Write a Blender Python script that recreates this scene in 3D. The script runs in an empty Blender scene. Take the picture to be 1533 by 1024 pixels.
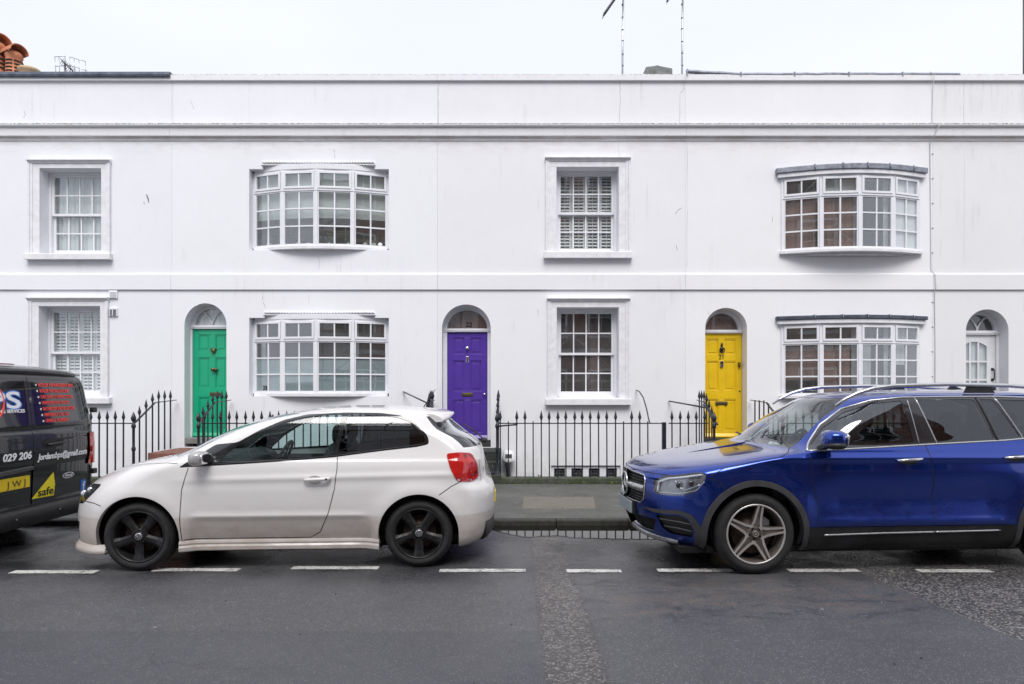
import bpy, bmesh, math, random
import numpy as np
from mathutils import Vector, Matrix
from mathutils.geometry import delaunay_2d_cdt
R = math.radians
scene = bpy.context.scene
col = scene.collection

# ---------------------------------------------------------------- camera
EYE = 1.57                      # eye height of the photographer
cam_data = bpy.data.cameras.new("camera")
cam = bpy.data.objects.new("camera", cam_data); col.objects.link(cam)
cam.location = (0, 0, EYE); cam.rotation_euler = (R(90), 0, 0)
cam_data.sensor_width = 36; cam_data.lens = 23.48
cam_data.shift_y = 0.0509; cam_data.clip_end = 500; cam_data.clip_start = 0.05
scene.camera = cam
# ---------------------------------------------------------------- world and sun
SUN_EL, SUN_AZ = R(53), R(176)  # azimuth measured clockwise from +y
world = bpy.data.worlds.new("World"); scene.world = world; world.use_nodes = True
wn, wl = world.node_tree.nodes, world.node_tree.links
wn.clear()
w_out = wn.new('ShaderNodeOutputWorld'); w_bg = wn.new('ShaderNodeBackground')
w_sky = wn.new('ShaderNodeTexSky'); w_sky.sky_type = 'NISHITA'; w_sky.sun_disc = False
w_sky.sun_elevation = SUN_EL; w_sky.sun_rotation = SUN_AZ
w_sky.air_density = 1.0; w_sky.dust_density = 2.0
w_mix = wn.new('ShaderNodeMix'); w_mix.data_type = 'RGBA'
w_tc = wn.new('ShaderNodeTexCoord'); w_ns = wn.new('ShaderNodeTexNoise')
w_ns.inputs['Scale'].default_value = 1.6; w_ns.inputs['Detail'].default_value = 5
w_map = wn.new('ShaderNodeMapping'); w_map.inputs['Scale'].default_value = (1, 1, 2.6)
w_rmp = wn.new('ShaderNodeMapRange')
w_rmp.inputs[1].default_value = .3; w_rmp.inputs[2].default_value = .7
w_rmp.inputs[3].default_value = .90; w_rmp.inputs[4].default_value = 1.0
wl.new(w_tc.outputs['Generated'], w_map.inputs['Vector']); wl.new(w_map.outputs[0], w_ns.inputs['Vector'])
wl.new(w_ns.outputs['Fac'], w_rmp.inputs[0]); wl.new(w_rmp.outputs[0], w_mix.inputs[0])
wl.new(w_sky.outputs[0], w_mix.inputs[6]); w_mix.inputs[7].default_value = (8.0, 8.28, 9.2, 1)   # thin bright cloud
wl.new(w_mix.outputs[2], w_bg.inputs['Color']); w_bg.inputs['Strength'].default_value = 0.102
wl.new(w_bg.outputs[0], w_out.inputs[0])
sun_d = bpy.data.lights.new("sun", 'SUN'); sun_d.energy = 2.5; sun_d.angle = R(34); sun_d.color = (1, .965, .93)
sun = bpy.data.objects.new("sun", sun_d); col.objects.link(sun)
sdir = Vector((math.sin(SUN_AZ) * math.cos(SUN_EL), math.cos(SUN_AZ) * math.cos(SUN_EL), math.sin(SUN_EL)))
sun.rotation_euler = sdir.to_track_quat('Z', 'Y').to_euler(); sun.location = (0, -20, 25)
vs = scene.view_settings
vs.view_transform = 'Standard'; vs.look = 'None'; vs.gamma = 1; vs.exposure = 0.24; vs.use_curve_mapping = False

# ---------------------------------------------------------------- helpers
random.seed(7)
WD = 12.5                       # distance of the house fronts
RD = 11.1                       # distance of the front railings
def X(px, D=WD): return (px - 766.5) * D / 1000
def Z(py, D=WD): return EYE + (590 - py) * D / 1000
ORG = {}                        # world base of each thing whose children are built in world coordinates

def tag(o, label=None, cat=None, group=None, kind=None):
    if label: o['label'] = label
    if cat: o['category'] = cat
    if group: o['group'] = group
    if kind: o['kind'] = kind
    return o
def thing(name, label, cat, loc=(0, 0, 0), rz=0, group=None, world_coords=True):
    o = bpy.data.objects.new(name, None); col.objects.link(o)
    o.location = loc; o.rotation_euler = (0, 0, rz); o.empty_display_size = .2
    ORG[o] = Vector(loc) if world_coords else Vector((0, 0, 0))
    return tag(o, label, cat, group)
def org_of(p):
    return ORG.get(p, Vector((0, 0, 0))) if p is not None else Vector((0, 0, 0))

class MB:
    """collects shapes for one mesh object"""
    def __init__(s): s.v = []; s.f = []; s.m = []; s.sm = []
    def add(s, vs, fs, mat=0, smooth=False, M=None):
        b = len(s.v)
        if M is not None: vs = [M @ Vector(p) for p in vs]
        s.v += [tuple(p) for p in vs]
        for f in fs: s.f.append(tuple(i + b for i in f)); s.m.append(mat); s.sm.append(smooth)
        return s
    def box(s, x0, x1, y0, y1, z0, z1, mat=0, M=None):
        if x0 > x1: x0, x1 = x1, x0
        if y0 > y1: y0, y1 = y1, y0
        if z0 > z1: z0, z1 = z1, z0
        v = [(x0,y0,z0),(x1,y0,z0),(x1,y1,z0),(x0,y1,z0),(x0,y0,z1),(x1,y0,z1),(x1,y1,z1),(x0,y1,z1)]
        return s.add(v, [(0,3,2,1),(4,5,6,7),(0,1,5,4),(1,2,6,5),(2,3,7,6),(3,0,4,7)], mat, False, M)
    def prism(s, poly, a, b, axis='y', mat=0, M=None, smooth=False):
        """polygon (2D) extruded along an axis; poly is (x,z) for y, (y,z) for x, (x,y) for z"""
        n = len(poly)
        def p3(p, h):
            return (p[0], h, p[1]) if axis == 'y' else ((h, p[0], p[1]) if axis == 'x' else (p[0], p[1], h))
        v = [p3(p, a) for p in poly] + [p3(p, b) for p in poly]
        s.add(v, [tuple(range(n)), tuple(range(2*n-1, n-1, -1))], mat, False, M)
        return s.add(v, [(i, i+n, (i+1) % n + n, (i+1) % n) for i in range(n)], mat, smooth, M)
    def bar(s, p, q, w, h=None, mat=0, up=(0, 0, 1)):
        """rectangular bar between two points"""
        h = h or w; p = Vector(p); q = Vector(q); d = (q - p).normalized()
        u = Vector(up)
        if abs(d.dot(u)) > .98: u = Vector((0, 1, 0))
        a = d.cross(u).normalized(); b = a.cross(d).normalized()
        v = [p - a*w/2 - b*h/2, p + a*w/2 - b*h/2, p + a*w/2 + b*h/2, p - a*w/2 + b*h/2]
        v += [x + (q - p) for x in v]
        return s.add(v, [(3,2,1,0),(4,5,6,7),(0,1,5,4),(1,2,6,5),(2,3,7,6),(3,0,4,7)], mat)
    def tube(s, pts, r, seg=8, mat=0, caps=True, smooth=True):
        pts = [Vector(p) for p in pts]; rs = r if isinstance(r, (list, tuple)) else [r] * len(pts)
        v = []; prev = None
        for i, p in enumerate(pts):
            d = (pts[min(i+1, len(pts)-1)] - pts[max(i-1, 0)]).normalized()
            if prev is None:
                a = d.cross(Vector((0, 0, 1)))
                if a.length < .05: a = d.cross(Vector((0, 1, 0)))
                a.normalize()
            else:
                a = (prev - d * prev.dot(d)).normalized()
            prev = a; b = d.cross(a)
            for k in range(seg):
                t = 2*math.pi*k/seg
                v.append(p + (a*math.cos(t) + b*math.sin(t)) * rs[i])
        f = [(i*seg+k, i*seg+(k+1) % seg, (i+1)*seg+(k+1) % seg, (i+1)*seg+k) for i in range(len(pts)-1) for k in range(seg)]
        s.add(v, f, mat, smooth)
        if caps: s.add(v, [tuple(range(seg-1, -1, -1)), tuple(range((len(pts)-1)*seg, len(pts)*seg))], mat)
        return s
    def lathe(s, prof, c, axis='z', seg=24, mat=0, smooth=True, caps=True):
        """profile of (height, radius) turned about an axis through c"""
        v = []
        for h, r in prof:
            for k in range(seg):
                t = 2*math.pi*k/seg; a, b = r*math.cos(t), r*math.sin(t)
                v.append((c[0]+a, c[1]+b, c[2]+h) if axis == 'z' else ((c[0]+a, c[1]+h, c[2]+b) if axis == 'y' else (c[0]+h, c[1]+a, c[2]+b)))
        n = len(prof)
        s.add(v, [(i*seg+k, i*seg+(k+1) % seg, (i+1)*seg+(k+1) % seg, (i+1)*seg+k) for i in range(n-1) for k in range(seg)], mat, smooth)
        if caps: s.add(v, [tuple(range(seg-1, -1, -1)), tuple(range((n-1)*seg, n*seg))], mat)
        return s
    def ellipsoid(s, c, r, mat=0, seg=20, rings=12, p=1.0, M=None):
        v = []
        sg = lambda a: math.copysign(abs(a)**p, a)
        for i in range(rings+1):
            ph = -math.pi/2 + math.pi*i/rings
            for k in range(seg):
                t = 2*math.pi*k/seg
                v.append(Vector((c[0]+r[0]*sg(math.cos(ph))*sg(math.cos(t)), c[1]+r[1]*sg(math.cos(ph))*sg(math.sin(t)), c[2]+r[2]*sg(math.sin(ph)))))
        return s.add(v, [(i*seg+k, i*seg+(k+1) % seg, (i+1)*seg+(k+1) % seg, (i+1)*seg+k) for i in range(rings) for k in range(seg)], mat, True, M)
    def sweep(s, prof, a, b, mat=0, axis='x'):
        """closed (y,z) profile carried along x from a to b"""
        return s.prism(prof, a, b, 'x', mat)
    def build(s, name, mats, parent=None, bevel=0, fix=True):
        me = bpy.data.meshes.new(name)
        o0 = org_of(parent)
        me.from_pydata([(p[0]-o0.x, p[1]-o0.y, p[2]-o0.z) for p in s.v], [], s.f)
        if not isinstance(mats, (list, tuple)): mats = [mats]
        for m in mats: me.materials.append(m)
        me.polygons.foreach_set('material_index', s.m); me.polygons.foreach_set('use_smooth', s.sm)
        if fix:
            bm = bmesh.new(); bm.from_mesh(me)
            bmesh.ops.remove_doubles(bm, verts=bm.verts, dist=1e-5)
            bmesh.ops.recalc_face_normals(bm, faces=bm.faces); bm.to_mesh(me); bm.free()
        me.update()
        o = bpy.data.objects.new(name, me); col.objects.link(o); ORG[o] = o0
        if parent: o.parent = parent
        if bevel:
            b = o.modifiers.new('bevel', 'BEVEL'); b.width = bevel; b.segments = 2; b.limit_method = 'ANGLE'; b.angle_limit = R(40)
        return o
def recenter(o):
    """origin of a top-level mesh thing to its base"""
    me = o.data; n = len(me.vertices); a = np.empty(n*3); me.vertices.foreach_get('co', a); a = a.reshape(-1, 3)
    c = np.array([(a[:,0].min()+a[:,0].max())/2, (a[:,1].min()+a[:,1].max())/2, a[:,2].min()])
    me.vertices.foreach_set('co', (a-c).ravel()); o.location = Vector(o.location) + Vector(c); me.update(); return o

def text(name, s, size, mat, parent, o, ux, uz, align='LEFT', ext=.001, bold=0.0, shear=0.0, sx=1.0):
    c = bpy.data.curves.new(name, 'FONT'); c.body = s; c.size = size; c.align_x = align
    c.extrude = ext; c.offset = bold; c.shear = shear; c.resolution_u = 4
    t = bpy.data.objects.new(name, c); col.objects.link(t)
    dg = bpy.context.evaluated_depsgraph_get(); me = bpy.data.meshes.new_from_object(t.evaluated_get(dg))
    me.name = name
    bpy.data.objects.remove(t)
    ux = Vector(ux); uz = Vector(uz); n = ux.cross(uz); o = Vector(o) - org_of(parent)
    for v in me.vertices: v.co = o + ux*v.co.x*sx + uz*v.co.y + n*(v.co.z)
    me.materials.clear(); me.materials.append(mat)
    ob = bpy.data.objects.new(name, me); col.objects.link(ob); ob.parent = parent; ORG[ob] = org_of(parent)
    return ob

# ---------------------------------------------------------------- materials
class NT:
    def __init__(s, name):
        s.mat = bpy.data.materials.new(name); s.mat.use_nodes = True
        s.n = s.mat.node_tree.nodes; s.l = s.mat.node_tree.links
        s.p = s.n['Principled BSDF']; s.out = s.n['Material Output']
        s._pos = None
    def pos(s):
        if s._pos is None: s._pos = s.n.new('ShaderNodeNewGeometry').outputs['Position']
        return s._pos
    def obj(s): return s.n.new('ShaderNodeTexCoord').outputs['Object']
    def map(s, vec, scale=(1,1,1), loc=(0,0,0)):
        m = s.n.new('ShaderNodeMapping'); m.inputs['Scale'].default_value = scale; m.inputs['Location'].default_value = loc
        s.l.new(vec, m.inputs[0]); return m.outputs[0]
    def noise(s, vec, scale, detail=3, rough=.5, dist=0):
        m = s.n.new('ShaderNodeTexNoise'); m.inputs['Scale'].default_value = scale; m.inputs['Detail'].default_value = detail
        m.inputs['Roughness'].default_value = rough; m.inputs['Distortion'].default_value = dist
        s.l.new(vec, m.inputs['Vector']); return m.outputs['Fac']
    def voro(s, vec, scale, feature='F1', out='Distance'):
        m = s.n.new('ShaderNodeTexVoronoi'); m.feature = feature; m.inputs['Scale'].default_value = scale
        s.l.new(vec, m.inputs['Vector']); return m.outputs[out]
    def mr(s, v, a, b, c=0, d=1, clamp=True):
        m = s.n.new('ShaderNodeMapRange'); m.clamp = clamp
        for i, x in enumerate((a, b, c, d)): m.inputs[i+1].default_value = x
        s.l.new(v, m.inputs[0]); return m.outputs[0]
    def math(s, op, a, b=None, c=None):
        m = s.n.new('ShaderNodeMath'); m.operation = op
        for i, x in enumerate((a, b, c)):
            if x is None: continue
            if isinstance(x, (int, float)): m.inputs[i].default_value = x
            else: s.l.new(x, m.inputs[i])
        return m.outputs[0]
    def mix(s, f, a, b):
        m = s.n.new('ShaderNodeMix'); m.data_type = 'RGBA'
        for i, x in ((0, f), (6, a), (7, b)):
            if isinstance(x, (int, float)): m.inputs[i].default_value = x
            elif isinstance(x, (tuple, list)): m.inputs[i].default_value = (x[0], x[1], x[2], 1)
            else: s.l.new(x, m.inputs[i])
        return m.outputs[2]
    def sep(s, v):
        m = s.n.new('ShaderNodeSeparateXYZ'); s.l.new(v, m.inputs[0]); return m.outputs
    def bump(s, h, strength=.3, dist=.01):
        m = s.n.new('ShaderNodeBump'); m.inputs['Strength'].default_value = strength; m.inputs['Distance'].default_value = dist
        s.l.new(h, m.inputs['Height']); s.l.new(m.outputs[0], s.p.inputs['Normal']); return m
    def set(s, **k):
        for a, b in k.items():
            i = s.p.inputs[{'color':'Base Color','rough':'Roughness','metal':'Metallic','coat':'Coat Weight','spec':'Specular IOR Level','coatr':'Coat Roughness','ior':'IOR','emit':'Emission Color','emits':'Emission Strength','alpha':'Alpha'}[a]]
            if isinstance(b, (int, float)): i.default_value = b
            elif isinstance(b, tuple): i.default_value = (b[0], b[1], b[2], 1)
            else: s.l.new(b, i)
        return s
def plain(name, c, rough=.5, metal=0, var=.12, scale=6, bump=0, bscale=60, **k):
    """a painted or bare surface with slight uneven colour and gloss"""
    t = NT(name); n = t.noise(t.pos(), scale, 4, .6)
    t.set(color=t.mix(t.mr(n, .3, .7), tuple(x*(1-var) for x in c), tuple(min(1, x*(1+var)) for x in c)), metal=metal, **k)
    t.set(rough=t.mr(t.noise(t.pos(), scale*4, 3), .3, .7, rough*.85, min(1, rough*1.15)))
    if bump: t.bump(t.noise(t.pos(), bscale, 4, .6), bump, .004)
    return t.mat

def stucco(name, base, dirt=.25, joints=()):
    t = NT(name); p = t.pos()
    big = t.noise(p, .9, 4, .6); med = t.noise(p, 7, 5, .65)
    c = t.mix(t.mr(big, .3, .7), tuple(x*.965 for x in base), base)
    c = t.mix(t.math('MULTIPLY', t.mr(med, .52, .75), .06), c, (.52, .51, .50))
    # rain streaks: thin vertical marks in patches
    st = t.noise(t.map(p, (9, 9, .55)), 1.0, 5, .7); pat = t.noise(p, 1.3, 3)
    c = t.mix(t.math('MULTIPLY', t.math('MULTIPLY', t.mr(st, .55, .75), t.mr(pat, .5, .68)), dirt), c, (.40, .385, .36))
    z = t.sep(p)[2]
    # mould and splashes low down on the wall, grime in a ragged band under the cornice
    low = t.math('MULTIPLY', t.mr(z, .9, -.1), t.mr(t.noise(p, 5, 5, .7), .42, .7))
    c = t.mix(t.math('MULTIPLY', low, .35), c, (.36, .36, .30))
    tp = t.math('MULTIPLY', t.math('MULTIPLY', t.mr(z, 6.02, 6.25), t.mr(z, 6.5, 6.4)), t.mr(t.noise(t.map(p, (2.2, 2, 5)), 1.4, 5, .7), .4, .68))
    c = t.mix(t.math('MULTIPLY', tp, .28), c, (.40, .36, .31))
    pr = t.math('MULTIPLY', t.mr(z, 6.62, 7.4), t.mr(t.noise(t.map(p, (6, 6, .7)), 1.0, 5, .75), .5, .72))
    c = t.mix(t.math('MULTIPLY', pr, max(.06, (dirt-.4)*5)), c, (.36, .36, .32))
    t.set(color=c, rough=.72, spec=.25)
    h = t.math('ADD', t.math('MULTIPLY', t.noise(p, 2.2, 3, .5), .7), t.math('MULTIPLY', t.noise(t.map(p, (1, 1, 1.6)), 26, 5, .6), .16))
    t.bump(h, .22, .022)
    return t.mat
WHITE = (.812, .818, .85)
M = {}
M['stucco'] = stucco('painted_stucco', WHITE, .38)
M['stucco_cool'] = stucco('cool_white_stucco', (.798, .808, .842), .3)
M['stucco_grey'] = stucco('chalky_white_stucco', (.80, .80, .825), .42)
M['stucco_clean'] = stucco('clean_white_stucco', (.825, .825, .845), .22)
M['stucco2'] = stucco('weathered_stucco', (.765, .768, .785), .5)
def cornice_mat():
    t = NT('cornice_stucco'); p = t.pos()
    st = t.noise(t.map(p, (5, 5, 2)), 1.5, 6, .75); sp = t.noise(t.map(p, (3, 9, 9)), 4, 5, .7)
    c = t.mix(t.math('MULTIPLY', t.mr(st, .55, .75), .28), (.79, .79, .81), (.45, .42, .38))
    up = t.sep(t.n.new('ShaderNodeNewGeometry').outputs['Normal'])[2]
    c = t.mix(t.math('MULTIPLY', t.mr(sp, .62, .70), .5), c, (.14, .13, .11))
    c = t.mix(t.math('MULTIPLY', t.mr(up, .5, .9), t.mr(sp, .40, .65)), c, (.22, .20, .17))
    z = t.sep(p)[2]; gr = t.noise(t.map(p, (9, 9, 14)), 3, 5, .75)
    ed = t.math('MAXIMUM', t.math('MULTIPLY', t.mr(z, 6.555, 6.575), t.mr(z, 6.62, 6.60)), t.math('MULTIPLY', t.mr(z, 7.515, 7.535), t.mr(z, 7.6, 7.59)))
    c = t.mix(t.math('MULTIPLY', t.math('MULTIPLY', ed, t.mr(gr, .43, .56)), .85), c, (.10, .095, .07))
    c = t.mix(t.math('MULTIPLY', t.math('MULTIPLY', t.mr(z, 6.385, 6.375), t.mr(t.noise(t.map(p, (1.5, 1, 3)), 1.2, 5, .7), .35, .6)), .5), c, (.46, .40, .34))  # brown shade under the fascia painted into the colour, broken up by noise
    t.set(color=c, rough=.85); t.bump(sp, .4, .01); return t.mat
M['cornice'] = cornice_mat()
M['timber'] = plain('white_painted_timber', (.76, .765, .80), .38, var=.05, scale=5, bump=.08)
M['sill'] = plain('painted_sill', (.74, .74, .765), .5, var=.09, scale=9, bump=.15)
M['upvc'] = plain('white_plastic', (.78, .79, .82), .25, var=.02)
M['lead'] = plain('lead_sheet', (.075, .088, .12), .5, .3, var=.45, scale=7, bump=.6, bscale=22)
M['lead_pale'] = plain('pale_lead_sheet', (.24, .26, .30), .5, .4, var=.35, scale=12, bump=.6, bscale=22)
M['iron'] = plain('black_painted_iron', (.016, .018, .026), .33, .0, var=.4, scale=14, bump=.3, bscale=90)
M['brass'] = plain('aged_brass', (.16, .13, .07), .4, .9, var=.3, scale=30)
M['chrome'] = plain('polished_chrome', (.75, .76, .78), .12, 1, var=.02)
M['steel'] = plain('dull_steel', (.42, .43, .45), .35, 1, var=.1)
M['dark'] = plain('dark_plastic', (.018, .019, .021), .5, var=.2)
M['black'] = plain('matt_black', (.004, .004, .005), .9, var=.1)
def doorpaint(name, c):
    t = NT(name); p = t.pos(); n = t.noise(t.map(p, (20, 20, 1.5)), 2, 4, .6); b = t.noise(p, 3, 4, .6)
    cc = t.mix(t.mr(b, .3, .7), tuple(x*.86 for x in c), c)
    low = t.math('MULTIPLY', t.mr(t.sep(p)[2], .98, .72), t.mr(t.noise(p, 14, 5, .7), .48, .72))
    cc = t.mix(t.math('MULTIPLY', low, .4), cc, tuple(x*.35+.08 for x in c))
    t.set(color=cc, rough=.36, coat=.15); t.bump(n, .12, .003); return t.mat
M['green'] = doorpaint('emerald_door_paint', (.003, .40, .205))
M['purple'] = doorpaint('purple_door_paint', (.082, .033, .33))
M['yellow'] = doorpaint('yellow_door_paint', (.80, .53, .008))
M['white_door'] = doorpaint('white_door_paint', (.74, .745, .77))
def glass(name, tint=(.9, .93, .93), refl=1.0, rough=0.0, wav=.0, dust=0.0):
    t = NT(name); n = t.n; n.remove(t.p)
    tr = n.new('ShaderNodeBsdfTransparent'); tr.inputs[0].default_value = (*tint, 1)
    gl = n.new('ShaderNodeBsdfGlossy'); gl.inputs['Roughness'].default_value = rough; gl.inputs[0].default_value = (.95, .97, 1, 1)
    # Schlick reflectance that is the same from both sides of a thin pane
    ge = n.new('ShaderNodeNewGeometry'); dt = n.new('ShaderNodeVectorMath'); dt.operation = 'DOT_PRODUCT'
    t.l.new(ge.outputs['Normal'], dt.inputs[0]); t.l.new(ge.outputs['Incoming'], dt.inputs[1])
    fa = t.math('POWER', t.math('SUBTRACT', 1.0, t.math('ABSOLUTE', dt.outputs['Value'])), 5)
    fr_out = t.math('MULTIPLY_ADD', fa, .95, .045)
    m = n.new('ShaderNodeMath'); m.operation = 'MULTIPLY'; m.use_clamp = True; m.inputs[1].default_value = refl; t.l.new(fr_out, m.inputs[0])
    if wav:
        nz = n.new('ShaderNodeTexNoise'); nz.inputs['Scale'].default_value = 3.2; nz.inputs['Detail'].default_value = 1; t.l.new(t.pos(), nz.inputs['Vector'])
        b = n.new('ShaderNodeBump'); b.inputs['Strength'].default_value = wav; b.inputs['Distance'].default_value = .02
        t.l.new(nz.outputs['Fac'], b.inputs['Height']); t.l.new(b.outputs[0], gl.inputs['Normal'])
    mx = n.new('ShaderNodeMixShader'); t.l.new(m.outputs[0], mx.inputs[0]); t.l.new(tr.outputs[0], mx.inputs[1]); t.l.new(gl.outputs[0], mx.inputs[2])
    if dust:      # a film of street dust
        df = n.new('ShaderNodeBsdfDiffuse'); df.inputs[0].default_value = (.55, .54, .53, 1); m2 = n.new('ShaderNodeMixShader')
        t.l.new(t.mr(t.noise(t.pos(), 3, 5, .7), .3, .7, dust*.6, dust*1.4), m2.inputs[0]); t.l.new(mx.outputs[0], m2.inputs[1]); t.l.new(df.outputs[0], m2.inputs[2]); mx = m2
    t.l.new(mx.outputs[0], t.out.inputs[0]); return t.mat
M['glass'] = glass('window_glass', (.93, .95, .95), 2.6, 0, .02, .055)
M['car_glass'] = glass('car_window_glass', (.66, .78, .77), 1.5)
M['screen_glass'] = glass('windscreen_glass', (.74, .84, .82), 1.6)
M['tint_glass'] = glass('tinted_car_glass', (.12, .13, .14), 2.0)
M['lens_glass'] = glass('lamp_lens_glass', (.85, .87, .9), 2.0)
def curtain(name, c):
    t = NT(name); p = t.pos(); w = t.noise(t.map(p, (14, 14, .4)), 1, 2)
    t.set(color=t.mix(t.mr(w, .35, .65), tuple(x*.7 for x in c), c), rough=.85); t.bump(w, .8, .05); return t.mat
M['curtain'] = curtain('pale_curtain', (.80, .83, .82)); M['russet_backing'] = curtain('russet_glass_backing', (.36, .23, .20))  # the russet also stands in for brick reflected in the bow panes
M['blind'] = plain('roller_blind', (.68, .72, .69), .85, var=.06)
M['shutter'] = plain('shutter_paint', (.90, .90, .91), .5, var=.04)
def frosted(name):
    t = NT(name); p = t.pos(); t.set(color=t.mix(t.mr(t.noise(p, 2.5, 3), .3, .7), (.27, .37, .40), (.38, .46, .47)), rough=.25, spec=.6); return t.mat
M['frost'] = frosted('frosted_film')
M['room'] = plain('dim_room_paint', (.30, .28, .26), .9, var=.15); M['roomfloor'] = plain('room_floor', (.09, .06, .04), .6)
M['plant'] = plain('house_plant', (.05, .09, .03), .6, var=.4, scale=30)
M['redstep'] = plain('worn_red_step', (.19, .085, .065), .75, var=.35, scale=9, bump=.4)
def stone(name, a, b, moss=.5, sc=9):
    t = NT(name); p = t.pos(); n = t.noise(p, sc, 6, .65); m = t.noise(p, 3.2, 5, .7)
    c = t.mix(t.mr(n, .3, .7), a, b); c = t.mix(t.math('MULTIPLY', t.mr(m, .42, .62), moss), c, (.035, .052, .018))
    t.set(color=c, rough=.85); t.bump(n, .5, .01); return t.mat
M['plinth'] = stone('mossy_stone', (.03, .034, .027), (.10, .105, .085), .9)
M['step_dark'] = stone('dark_stone_step', (.014, .016, .016), (.050, .052, .050), .5)
M['kerb'] = stone('kerb_stone', (.022, .021, .020), (.060, .056, .052), .35, 14)
M['slab'] = stone('cover_slab', (.11, .098, .082), (.21, .19, .16), .2, 40)
M['sillstone'] = stone('sill_stone', (.13, .14, .14), (.30, .31, .31), .3)
M['terracotta'] = plain('terracotta', (.55, .21, .11), .8, var=.3, scale=5, bump=.3)
M['buff'] = plain('buff_clay', (.48, .36, .22), .8, var=.2, scale=8)
def brick(name, a, b, mortar):
    t = NT(name); p = t.pos(); m = t.n.new('ShaderNodeTexBrick')
    mp = t.n.new('ShaderNodeMapping'); mp.inputs['Rotation'].default_value = (R(90), 0, 0); t.l.new(p, mp.inputs[0]); t.l.new(mp.outputs[0], m.inputs['Vector'])
    m.inputs['Scale'].default_value = 4.4; m.inputs['Color1'].default_value = (*a, 1); m.inputs['Color2'].default_value = (*b, 1); m.inputs['Mortar'].default_value = (*mortar, 1)
    m.inputs['Mortar Size'].default_value = .02
    t.set(color=t.mix(t.mr(t.noise(p, 1.5, 4), .3, .7, 0, .4), m.outputs['Color'], tuple(x*.5 for x in a)), rough=.9); return t.mat
M['brick'] = brick('red_brick', (.34, .15, .11), (.26, .11, .085), (.33, .28, .24))

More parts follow.
